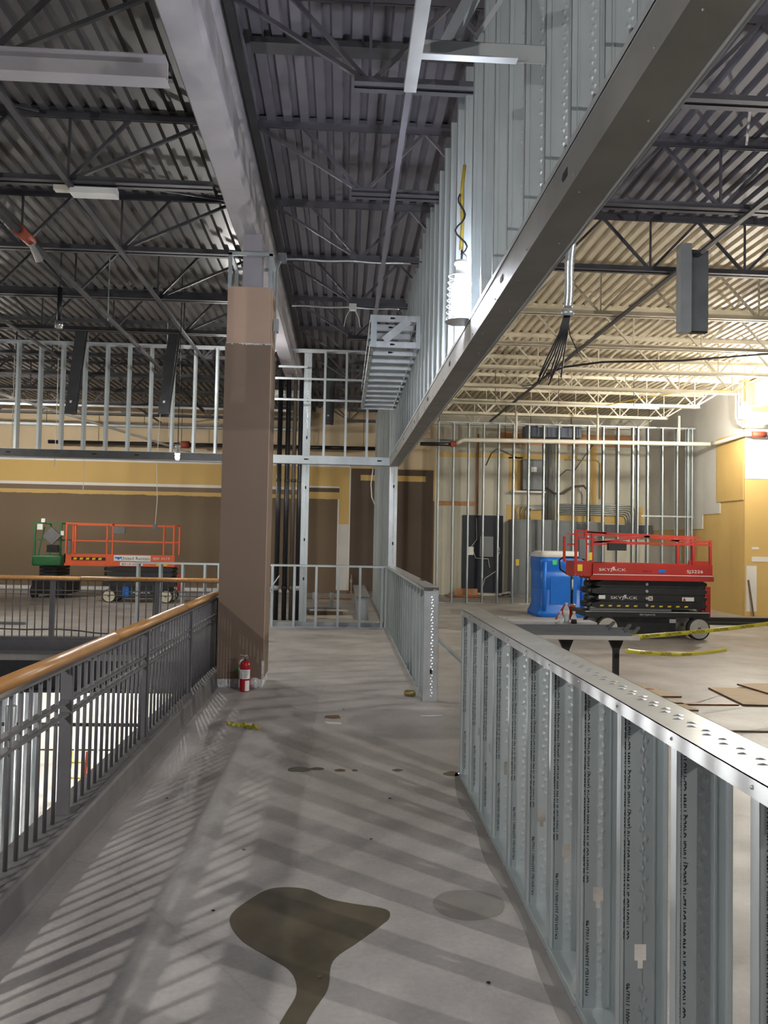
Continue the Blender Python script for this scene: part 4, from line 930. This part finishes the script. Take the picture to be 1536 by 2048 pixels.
work_lamp(9.2, 17.4, 4.80, 'right', 'blazing work lamp hanging on a hook near the yellow return wall', 0, (1, .95, .84), .1, .2, True)
work_lamp(-2.66, 12.6, 2.97, 'left', 'small bright lamp hanging by the far railing in front of the cross header', 0, (1, .97, .92), .035, .08, False)
work_lamp(-3.5, .5, 2.75, 'atrium', 'work lamp hanging over the open well behind the walkway start', 0, (1, .96, .91), .028, .06)
work_lamp(4.6, .3, 3.45, 'behind', 'work lamp hanging in the right room behind the near low wall', 0, (1, .96, .9), .028, .06)
work_lamp(7.7, 12.0, 3.7, 'side', 'work lamp hanging under the joists on the right side of the right room', 0, (1, .94, .82), .03, .06)
work_lamp(-8.6, 12.3, 3.4, 'farleft', 'work lamp hanging over the far left end of the open well', 0, (1, .95, .85), .03, .06)
work_lamp(-9.6, 19, 4.3, 'room', 'added fill lamp hanging in the left room beyond the green lift', 0, (1, .95, .85), .03, .06)  # unseen lamp, added to brighten the left room and its back wall
work_lamp(-2.0, 13.9, 4.85, 'column', 'work lamp hanging under the joists behind the brown column', 0, (1, .97, .92), .03, .06)
work_lamp(-3.22, 16.0, -1.56, 'lower', 'bright work lamp hanging on the level below the walkway', 0, (1, .98, .96), .07, .15)
work_lamp(-9.0, 16.35, -1.6, 'lower_fill', 'added fill lamp hanging on the level below at the left', 0, (1, .98, .96), .07, .15)  # extra lamp out of view, added to light the level below

# flexible conduit with loose wires right of the header
fc = thing('flex_conduit', (1.14, 3.9, 2.9), 'ribbed metal flexible conduit with black wires hanging from its end', 'conduit')
m = MB()
n = 44
pts = [(1.135+.004*math.sin(i*.2), 3.83+.1*i/n, 3.42-.5*i/n) for i in range(n+1)]
m.tube(pts, [.022+.003*(i % 2) for i in range(n+1)], 10).build('ribbed_tube', 'galv_bright', fc, True)
MB().cyl((1.137, 3.925, 2.91), (1.137, 3.932, 2.88), .033, 12).build('connector', 'galv', fc, True)
for i in range(7):
    a = (i-3)*.01; MB().tube([(1.137+a*.4, 3.935, 2.89), (1.13+a*.7, 3.98, 2.80), (1.115+a*1.4, 4.06, 2.70), (1.10+a*2.0-.02*(i % 3), 4.12+.03*(i % 2), 2.60-.02*(i % 3))], .0045, 5).build('wire', 'cord_black', fc, True)
MB().tube([(1.14, 3.94, 2.89), (1.17, 4.0, 2.80), (1.24, 4.1, 2.74), (1.3, 4.2, 2.72)], .003, 5).build('wire', 'cord_black', fc, True); MB().tube([(1.10, 4.1, 2.62), (1.03, 4.2, 2.57), (.99, 4.3, 2.585)], .004, 5).build('wire', 'cord_black', fc, True)
MB().cyl((1.10, 4.12, 2.60), (1.105, 4.12, 2.63), .007, 6).build('wire_nut', 'redoxide', fc)

# ------------------------------------------------------------------ worktable by the near low wall
tb = thing('work_table', (2.5, 8.2, 0), 'pale-topped work table on black tapered legs behind the near low wall', 'table')
bevel(box('tabletop', (1.72, 7.85, .73), (3.06, 8.75, .775), 'table_top', tb), .01)
for x in (2.40, 2.94):
    for yy in (8.2,):
        MB().prism([(x-.10, .73), (x+.09, .73), (x+.03, .58), (x+.028, 0), (x-.028, 0), (x-.03, .58)], 'y', yy, yy+.05).build('leg', 'black', tb)
box('stretcher', (2.3, 8.2, .69), (3.0, 8.25, .73), 'black', tb)
for x in (2.40, 2.94): box('foot', (x-.03, 7.9, 0), (x+.03, 8.6, .03), 'black', tb)
for i, (z, dx, dy) in enumerate(((.775, 0, 0), (.795, .03, .06), (.815, -.02, .12))):
    k = thing('trim_channel', (2.35, 8.0+dy, z), ('lowest dark grey mitred metal trim length on the work table', 'middle dark grey mitred metal trim length on the work table', 'uppermost dark grey mitred metal trim length on the work table')[i], 'metal trim')
    y0_ = 7.9+dy
    MB().prism([(1.80+dx, y0_), (3.0+dx-.1*i, y0_), (3.08+dx-.1*i, y0_+.10), (1.72+dx, y0_+.10)], 'z', z, z+.008).build('face', 'trim_grey', k)
    MB().bar((1.76+dx, y0_+.10, z+.014), (3.06+dx-.1*i, y0_+.10, z+.024), .006, .048).build('lip', 'trim_grey', k); MB().bar((1.80+dx, y0_, z+.01), (3.0+dx-.1*i, y0_, z+.014), .006, .028).build('lip', 'trim_grey', k)
    MB().bar((3.0+dx-.1*i, y0_, z+.012), (3.10+dx-.1*i, y0_+.10, z+.075), .03, .02).build('mitred_end', 'trim_grey', k)
bx = thing('foam_board', (2.55, 8.45, .775), 'long light grey foam board lying on the work table behind the trims', 'board')
bevel(box('slab', (1.85, 8.35, .775), (2.78, 8.62, .86), 'drop_sheet', bx), .008)
for i, (x, yy, lab) in enumerate(((2.36, 8.30, 'clear plastic bottle on the work table, closest to the blue tub'), (2.44, 8.36, 'middle clear plastic bottle on the work table'), (2.50, 8.28, 'clear plastic bottle with a dark label on the work table'))):
    b_ = thing('water_bottle', (x, yy, .775), lab, 'bottle'); z = .775 if yy < 8.34 else .86
    if yy > 8.34: b_.location.z = .86
    MB().lathe([(.028, 0), (.032, .008), (.032, .05), (.029, .06), (.032, .07), (.032, .13), (.025, .155), (.013, .175), (.013, .19)], (x, yy, z), 14).build('body', 'plastic_clear', b_, True)
    MB().lathe([(.015, 0), (.015, .018)], (x, yy, z+.188), 12).build('cap', 'white', b_, True); MB().lathe([(.0328, 0), (.0328, .05)], (x, yy, z+.075), 14).build('label_band', ('label_white', 'label_white', 'black')[i], b_, True)
dk = tag(MB().prism([(1.30, 7.3), (1.42, 7.25), (1.46, 7.42), (1.36, 7.46)], 'z', .0, .02).build('metal_scrap', 'steel_dark'), 'small dark metal scrap on the floor behind the near low wall', 'scrap')
# caution tape runs
def ribbon(pts, wd, material, name, parent, tw=0.):
    m = MB(); L = len(pts)
    for i, p in enumerate(pts):
        a = tw*math.sin(i*.55); u = Vector((0, math.sin(a), math.cos(a)))*wd/2
        m.v += [tuple(Vector(p)-u), tuple(Vector(p)+u)]
    for i in range(L-1): m.f.append((2*i, 2*i+2, 2*i+3, 2*i+1))
    o = m.build(name, material, parent, True); s_ = o.modifiers.new('thick', 'SOLIDIFY'); s_.thickness = .0006; return o
def tape_run(a, b, sag, label, words):
    k = thing('caution_tape', a, label, 'tape'); n = 28; A, B = Vector(a), Vector(b)
    pts = [tuple(A+(B-A)*(i/n)+Vector((0, 0, -sag*4*(i/n)*(1-i/n)))) for i in range(n+1)]
    ribbon(pts, .046, 'tape', 'ribbon', k, .25)
    for t in words:
        c = A+(B-A)*t+Vector((0, 0, -sag*4*t*(1-t))); ang = math.atan2((B-A).y, (B-A).x); d = (B-A).normalized()
        mt = Matrix(((d.x, 0, d.y, c.x), (d.y, 0, -d.x, c.y-.012), (d.z, 1, 0, c.z-.016), (0, 0, 0, 1)))
        text('printed_word', 'CAUTION', mt, 'ink', k, fit=.26, height=.032)
    return k
tape_run((2.98, 7.86, .765), (5.6, 9.3, .84), .02, 'yellow caution tape stretched from the work table past the lift wheel', (.05, .17, .30, .44, .60, .78))
tape_run((2.93, 7.92, .62), (4.85, 9.6, .42), .05, 'yellow caution tape sagging from the work table leg towards the floor', (.12, .30, .5))

# ------------------------------------------------------------------ plywood and boards on the right room floor
def sheet(pts, z, t, label, material='plywood', name='plywood_sheet'):
    k = thing(name, (pts[0][0], pts[0][1], z), label, 'board')
    MB().prism(pts, 'z', z+t*.98, z+t).build('face', material, k); MB().prism(pts, 'z', z, z+t*.98).build('core', 'plyedge', k); return k
sheet([(4.42, 9.2), (4.34, 8.23), (6.8, 8.0), (6.9, 9.0)], 0, .02, 'plywood sheet lying on the floor nearer the low wall')
sheet([(4.85, 9.35), (4.95, 8.55), (7.4, 8.5), (7.4, 9.6)], .02, .02, 'plywood sheet overlapping the first sheet')
sheet([(3.3, 9.5), (3.62, 9.45), (3.85, 8.65), (3.45, 8.65)], 0, .018, 'narrow plywood strip with a red mark by the low wall')
tag(MB().prism([(3.55, 9.1), (3.66, 9.12), (3.70, 9.04), (3.60, 9.02)], 'z', .018, .020).build('paint_mark', 'redoxide'), 'red paint mark on the narrow plywood strip', 'paint mark')
sheet([(3.3, 8.5), (3.7, 8.45), (3.72, 7.95), (3.2, 8.0)], 0, .015, 'small plywood offcut beside the narrow strip')
sheet([(3.6, 8.3), (4.3, 8.3), (4.3, 8.24), (3.6, 8.24)], 0, .015, 'thin board lying between the plywood pieces', 'copper', 'board')
sheet([(3.0, 7.1), (5.2, 7.0), (5.2, 7.03), (3.0, 7.13)], 0, .012, 'long thin dark lath lying on the right room floor', 'plyedge', 'board')
tag(MB().prism([(6.9, 13.5), (8.6, 12.7), (8.6, 12.3), (6.9, 13.1)], 'z', .0, .0012).build('chalk_smear', 'redchalk'), 'faint reddish chalk smear on the floor by the lift wheel', 'chalk mark')
rb = thing('metal_rail', (9.5, 16.6, 0), 'long black rail lying on the floor before the yellow return wall', 'rail')
box('rail', (7.4, 17.3, 0), (14, 17.42, .09), 'black', rb); box('rail_cap', (7.4, 17.28, .09), (14, 17.36, .11), 'steel_dark', rb)
rb2 = tag(box('metal_rail', (7.6, 16.7, 0), (14, 16.78, .06), 'black'), 'second black rail lying parallel nearer the lift', 'rail')
dj = thing('scrap_pile', (10.6, 18.0, 0), 'pile of brown scrap wood against the yellow return wall', 'scrap')
for i in range(5): MB().bar((10.2+i*.1, 17.8+.1*i, .05+.04*i), (11.2+i*.12, 18.2+.06*i, .16+.05*i), .10, .03).build('piece', ('cardboard', 'plyedge', 'copper', 'cardboard', 'black')[i], dj)
sk = tag(MB().tube([(10.12, 18.7, .02), (10.10, 18.8, .5), (10.08, 18.88, .9)], .02, 6).build('stick', 'plyedge'), 'thin dark stick leaning on the white filler patch', 'stick')

# ------------------------------------------------------------------ walkway items
ex = thing('fire_extinguisher', (-1.045, 8.8, 0), 'red fire extinguisher with white labels standing at the column', 'fire extinguisher')
x, y = -1.045, 8.80
MB().lathe([(.050, 0), (.056, .006), (.058, .02), (.058, .285), (.052, .31), (.036, .33), (.020, .338)], (x, y, 0), 24).build('cylinder', 'ext_red', ex, True)
def wrap(a0, a1, z0, z1, r, name, material):
    m = MB(); n = 10
    for i in range(n+1):
        t = a0+(a1-a0)*i/n; m.v += [(x+r*math.cos(t), y+r*math.sin(t), z0), (x+r*math.cos(t), y+r*math.sin(t), z1)]
    for i in range(n): m.f.append((2*i, 2*i+2, 2*i+3, 2*i+1))
    return m.build(name, material, ex, True)
wrap(-2.9, -.35, .145, .245, .0588, 'label_sheet', 'label_white'); wrap(-1.45, -.5, .012, .125, .0588, 'label_sheet', 'label_white')
for i in range(5): wrap(-2.2, -1.0, .16+i*.016, .165+i*.016, .0591, 'label_print', 'trim_grey')
MB().lathe([(.018, 0), (.018, .05), (.024, .055), (.024, .07)], (x, y, .335), 12).build('valve', 'chrome', ex, True)
MB().bar((x+.03, y, .385), (x-.06, y-.01, .405), .02, .008).build('lever', 'chrome', ex); MB().bar((x+.03, y, .372), (x-.055, y-.01, .365), .018, .007).build('handle', 'chrome', ex)
MB().tube([(x-.015, y, .355), (x-.05, y-.01, .34), (x-.066, y-.01, .30)], .008, 8).build('nozzle', 'label_white', ex, True); box('green_tag', (x-.072, y-.012, .225), (x-.058, y-.008, .265), 'greenlabel', ex)
pc = tag(MB().ball((-.955, 8.93, .065), .065, 10, 6, (1.1, .9, 1)).build('plaster_lump', 'plaster_torn', None, True), 'crumpled white plaster scrap beside the fire extinguisher', 'scrap')
cn = thing('drink_can', (.79, 8.6, 0), 'dented green-gold drink can lying by the low wall end', 'can')
MB().tube([(.715, 8.62, .034), (.722, 8.62, .034), (.735, 8.615, .034), (.82, 8.595, .034), (.832, 8.59, .034), (.838, 8.59, .034)], [.022, .028, .034, .034, .027, .024], 16).build('body', 'can', cn, True)
MB().cyl((.838, 8.589, .034), (.842, 8.588, .034), .023, 14).build('lid', 'chrome', cn, True)
ts = thing('tape_scrap', (-.85, 7.12, 0), 'crumpled scrap of yellow tape on the walkway floor', 'tape')
ribbon([(-1.01+i*.021, 7.22-i*.011+.015*math.sin(i*1.7), .014+.008*math.sin(i*2.1)) for i in range(16)], .03, 'tape', 'ribbon', ts, .9); ribbon([(-.86+i*.018, 7.14-i*.012, .02+.012*math.sin(i*1.4)) for i in range(8)], .045, 'tape', 'ribbon', ts, 1.1)
ps = tag(MB().prism([(-.13, 7.36), (.02, 7.33), (.03, 7.27), (-.09, 7.28)], 'z', 0, .004).build('paper_scrap', 'label_white'), 'small white paper scrap on the walkway floor', 'scrap')
tag(MB().prism([(-.12, 7.60), (.0, 7.62), (.02, 7.52), (-.06, 7.50), (-.13, 7.53)], 'z', 0, .008).build('mud_lump', 'plyedge'), 'small brown mud lump behind the paper scrap', 'scrap')
tag(MB().tube([(.80, 7.62, .006), (.86, 7.60, .01), (.95, 7.62, .006), (1.02, 7.64, .006)], .005, 6).build('cable_tie', 'white', None, True), 'white cable tie lying in the wall opening', 'cable tie')
for i, (a, b) in enumerate(((-.55, 3.65), (.2, 4.5), (.05, 7.9), (-.5, 4.35), (.35, 5.2), (-.05, 3.1), (.6, 3.05), (-1.1, 5.2))):
    tag(MB().ball((a, b, .004), .006, 6, 4, (1.6, 1, .6)).build('debris_crumb', 'plyedge' if i % 2 else 'rubber'), 'tiny dark crumb of debris on the walkway floor', 'crumb', 'crumbs on the walkway')
# wet patches
def smooth(pts, n=6):
    out = []; L = len(pts)
    for i in range(L):
        p0, p1, p2, p3 = (Vector((*pts[(i+k) % L], 0)) for k in (-1, 0, 1, 2))
        for j in range(n):
            t = j/n; q = .5*((2*p1)+(-p0+p2)*t+(2*p0-5*p1+4*p2-p3)*t*t+(-p0+3*p1-3*p2+p3)*t**3); out.append((q.x, q.y))
    return out
def puddle(pts, label, group=None, material='wet'):
    return tag(MB().prism(smooth(pts), 'z', .0, .0015).build('puddle', material), label, 'puddle', group)
puddle([(-.466, 3.59), (-.40, 3.76), (-.30, 3.88), (-.145, 3.873), (-.03, 3.77), (.073, 3.72), (.233, 3.66), (.25, 3.58), (.203, 3.50), (.10, 3.36), (.0, 3.22), (-.02, 3.02), (-.08, 2.85), (-.15, 2.6), (-.24, 2.6), (-.17, 2.86), (-.135, 3.0), (-.165, 3.14), (-.26, 3.25), (-.396, 3.40)], 'large dark bottle-shaped puddle in the middle of the walkway')
puddle([(.462, 3.72), (.52, 3.82), (.62, 3.85), (.72, 3.83), (.80, 3.75), (.77, 3.62), (.68, 3.56), (.58, 3.55), (.49, 3.61)], 'oval damp patch beside the near low wall', None, 'damp')
for a, b, r, lab in ((-.285, 5.85, .085, 'largest of a row of small wet spots across the walkway'), (-.15, 5.87, .05, None), (.02, 5.83, .045, None), (.13, 5.83, .025, None), (.446, 5.84, .04, None), (.85, 5.75, .08, 'wet stain at the end of the near low wall')):
    puddle([(a+r*math.cos(t*PI/4)*random.uniform(.8, 1.1), b+r*.8*math.sin(t*PI/4)*random.uniform(.8, 1.1)) for t in range(8)], lab or 'small round wet spot in a row across the walkway', None if lab else 'small wet spots')
puddle([(.885, 5.75), (.80, 5.2), (.83, 4.7), (.80, 4.2), (.84, 3.6), (.81, 3.0), (.83, 2.4), (.886, 2.3), (.888, 4.0)], 'damp strip along the foot of the near low wall', None, 'damp')

# ------------------------------------------------------------------ things beyond the end wall
for i, (x, w_, lab) in enumerate(((-.62, .13, 'wide galvanized stud offcut leaning beyond the end wall'), (-.22, .08, 'narrow galvanized stud offcut leaning beyond the end wall'))):
    k = thing('stud_offcut', (x, 19, 0), lab, 'stud'); MB().box((x-w_/2, 19.0, .0), (x+w_/2, 19.02, .42)).build('web', 'galv_bright', k)
    for s_ in (-1, 1): MB().box((x+s_*w_/2-.002, 18.96, 0), (x+s_*w_/2+.002, 19.02, .42)).build('flange', 'galv', k)
k = thing('timber_stack', (-.4, 17.8, 0), 'low stack of dark timber and metal beyond the end wall', 'timber')
box('timber', (-.75, 17.7, 0), (.05, 17.9, .09), 'plyedge', k); box('timber', (-.80, 18.1, 0), (.0, 18.3, .12), 'galv_dark', k); box('timber', (-.7, 17.72, .09), (.15, 17.86, .12), 'cream_wall', k)
tag(MB().prism([(-.8, 16.9), (.28, 16.9), (.26, 17.6), (-.7, 17.4)], 'z', 0, .014).build('drywall_sheet', 'cream_wall'), 'pale drywall sheet on the floor beyond the end wall', 'board')
tag(MB().tube([(-1.0, 22.5, .03), (.3, 22.3, .03)], .025, 6).build('floor_pipe', 'copper'), 'thin brown pipe lying along the back wall floor', 'pipe')
sg = thing('sprinkler_stub', (.32, 24.9, .1), 'small brass stub pipe at the foot of the back wall', 'pipe'); MB().cyl((.32, 24.9, 0), (.32, 24.9, .6), .02, 8).build('pipe', 'copper', sg); MB().cyl((.32, 24.9, .35), (.32, 24.9, .45), .04, 8).build('valve', 'chrome', sg)
wv = tag(MB().tube([(.58, 15.18, 3.162), (.54, 15.18, 2.8), (.56, 15.18, 2.55), (.62, 15.18, 2.4)], .012, 6).build('loose_cable', 'cord_white', None, True), 'white cable dangling under the cross header by the corner', 'cable')
for i, (x, yy, z0, z1) in enumerate(((-6.0, 16.5, 3.1, 5.925), (-5.4, 16.5, 2.6, 5.925), (-3.9, 17.5, 3.9, 5.925), (-7.1, 17, 3.4, 5.925))):
    tag(MB().tube([(x, yy, z0), (x+.01, yy, (z0+z1)/2), (x, yy, z1)], .008, 5).build('hanging_wire', 'cord_white'), 'thin pale wire hanging from the joists of the left room', 'wire', 'hanging wires in the left room')
dc = thing('drop_outlet', (-4.49, 19, 1.9), 'grey outlet box hanging on a thin cord above the orange lift', 'outlet'); MB().tube([(-4.40, 19, 5.925), (-4.5, 19, 3.4), (-4.46, 19, 2.6), (-4.49, 19, 1.98)], .009, 6).build('cord', 'cord_white', dc, True); bevel(box('outlet_box', (-4.54, 18.96, 1.85), (-4.44, 19.04, 1.99), 'panel_grey', dc), .01)
# conduits and rods among the far joists
for (p, q, r, mm, lab) in (((-12, 20.2, 5.0), (-1.5, 20.2, 5.02), .03, 'pipe_white', 'white pipe high across the far left room'), ((-12, 22, 4.75), (-1.3, 22, 4.78), .045, 'galv', 'galvanized pipe high in front of the back wall'),
                           ((1.4, 18.1, 4.98), (7.5, 18.2, 5.0), .03, 'cream_pipe', 'thin cream pipe under the far joists of the right room'), ((2.0, 22.8, 4.7), (9.9, 22.8, 4.7), .03, 'galv_dull', 'dull conduit high in front of the cream wall')):
    k = thing('high_pipe', p, lab, 'pipe'); MB().tube([p, q], r, 10).build('main', mm, k, True)
    for t in (.1, .35, .6, .9): c = Vector(p).lerp(Vector(q), t); MB().cyl(tuple(c), (c.x, c.y, 5.93), .008, 6).build('hanger_rod', 'steel_dark', k)
bc = tag(MB().tube([(3.3, 12.6, 4.5), (3.6, 12.6, 4.62), (4.2, 12.5, 4.70), (5.5, 12.4, 4.74), (7.5, 12.1, 4.9), (8.0, 11.6, 5.2)], .018, 6).build('loose_cable', 'cord_black', None, True), 'black cable looping below the joists near the hung channel', 'cable')
tag(MB().tube([(5.2, 19.15, 5.2), (5.5, 18.6, 4.9), (6.6, 18, 5.1), (7.6, 17.6, 5.25), (8.8, 17.25, 5.3)], .012, 6).build('loose_cable', 'cord_yellow', None, True), 'yellow cord strung over the joists towards the right lamp', 'cable')

# ------------------------------------------------------------------ level below, seen through the near railing
lw_ = struct(box('wall_lower', (-16, 21.5, -4.4), (2, 21.7, -.32), 'lower_wall'), 'pale wall of the level below')
ls = thing('stud_wall', (-6, 16.6, -4.4), 'row of bright studs on the level below', 'stud wall')
track((-11, 17.0, -4.4), (-2.2, 17.15, -4.36), False).build('bottom_track', 'galv', ls)
a = shift(cstud(-4.39, -.9, .15, .05, along='x'), (-10.9, 17.0, 0)).build('stud', 'galv_bright', ls)
for i in range(1, 21): again(a, (.41*i, 0, 0))
track((-11, 17.0, -.92), (-2.2, 17.15, -.88), True).build('top_track', 'galv', ls)
l2 = thing('stud_wall', (-6.4, 13.4, -4.4), 'nearer partition of studs on the level below', 'stud wall')
a = shift(cstud(-4.39, -.9, .15, .06, along='y'), (-6.2, 12.9, 0)).build('stud', 'galv_bright', l2)
for i in range(1, 9): again(a, (-.02*i, .42*i, 0))
track((-6.35, 12.9, -4.4), (-6.0, 16.4, -4.36), False).build('bottom_track', 'galv', l2)
for i, (x, yy, r, lab) in enumerate(((-5.2, 13.9, .07, 'thick pale round post on the level below'), (-4.75, 11.7, .08, 'dull round post on the level below beside the thick one'))):
    tag(MB().cyl((x, yy, -4.4), (x, yy, -.8), r, 14).build('round_post', 'galv', None, True), lab, 'post')
pipe('lower_pipe', [(-14, 14.6, -1.75), (-2, 14.6, -1.75)], .035, 'black_pipe', 'black pipe crossing the level below')
pipe('lower_pipe', [(-14, 17.2, -2.9), (-2, 17.2, -2.9)], .02, 'pipe_brown', 'thin brown pipe crossing the level below')
pb = thing('extension_ladder', (-5.0, 15.2, -4.4), 'yellow and red ladder end on the level below', 'ladder')
for s_ in (-.15, .15): MB().bar((-5.0+s_, 15.2, -4.4), (-5.0+s_, 15.6, -2.5), .05, .05).build('stile', 'yellow' if s_ < 0 else 'redoxide', pb)
for i in range(6): MB().bar((-5.15, 15.25+.06*i, -4.1+i*.28), (-4.85, 15.25+.06*i, -4.1+i*.28), .03, .03).build('rung', 'yellow', pb)
cbx = thing('cardboard_box', (-5.35, 13.1, -4.4), 'open cardboard box on the floor of the level below', 'box')
for (lo, hi) in (((-5.6, 12.9, -4.4), (-5.1, 12.92, -4.0)), ((-5.6, 13.3, -4.4), (-5.1, 13.32, -4.0)), ((-5.6, 12.9, -4.4), (-5.58, 13.32, -4.0)), ((-5.12, 12.9, -4.4), (-5.1, 13.32, -4.0)), ((-5.6, 12.9, -4.4), (-5.1, 13.32, -4.38))): box('side', lo, hi, 'cardboard', cbx)
for i in range(4):
    k = tag(MB().prism([(-5.9+i*.45, 12.2+.2*i), (-5.6+i*.45, 12.1+.2*i), (-5.5+i*.45, 12.4+.2*i), (-5.8+i*.45, 12.5+.2*i)], 'z', -4.4, -4.33+.02*i).build('rubbish_sheet', ('label_white', 'drop_sheet', 'yellow', 'label_white')[i]), ('white sheet of rubbish beside the cardboard box below', 'grey sheet of rubbish beside the cardboard box below', 'yellow sheet of rubbish on the floor below', 'farthest white sheet of rubbish on the floor below')[i], 'rubbish')
# duct hung below the far slab
dct = thing('duct', (-8, 15.5, -.75), 'dark duct hung under the slab of the far room', 'duct'); bevel(box('body', (-13, 15.2, -.85), (-2.6, 15.8, -.45), 'panel_dark', dct), .02)
for i in range(5): box('hanger', (-12+i*2, 15.18, -.45), (-11.96+i*2, 15.2, -.32), 'galv_dull', dct)
# steel offcut and hoses on the far floor
tag(box('steel_offcut', (-3.75, 13.35, 0), (-2.9, 13.45, .10), 'steel_dark'), 'dark steel offcut lying behind the far railing', 'scrap')
tag(box('steel_offcut', (-7.2, 15.0, 0), (-5.9, 15.06, .05), 'galv_dark'), 'grey steel bar lying on the far floor at the left', 'scrap')
tag(MB().tube([(-6.2, 14.3, .01), (-5.6, 14.2, .01), (-5.0, 14.3, .01), (-4.6, 14.1, .012), (-4.2, 13.8, .01), (-3.6, 13.6, .01), (-2.9, 13.5, .01)], .012, 6).build('floor_hose', 'cord_black', None, True), 'thin dark hose snaking over the far floor', 'hose')
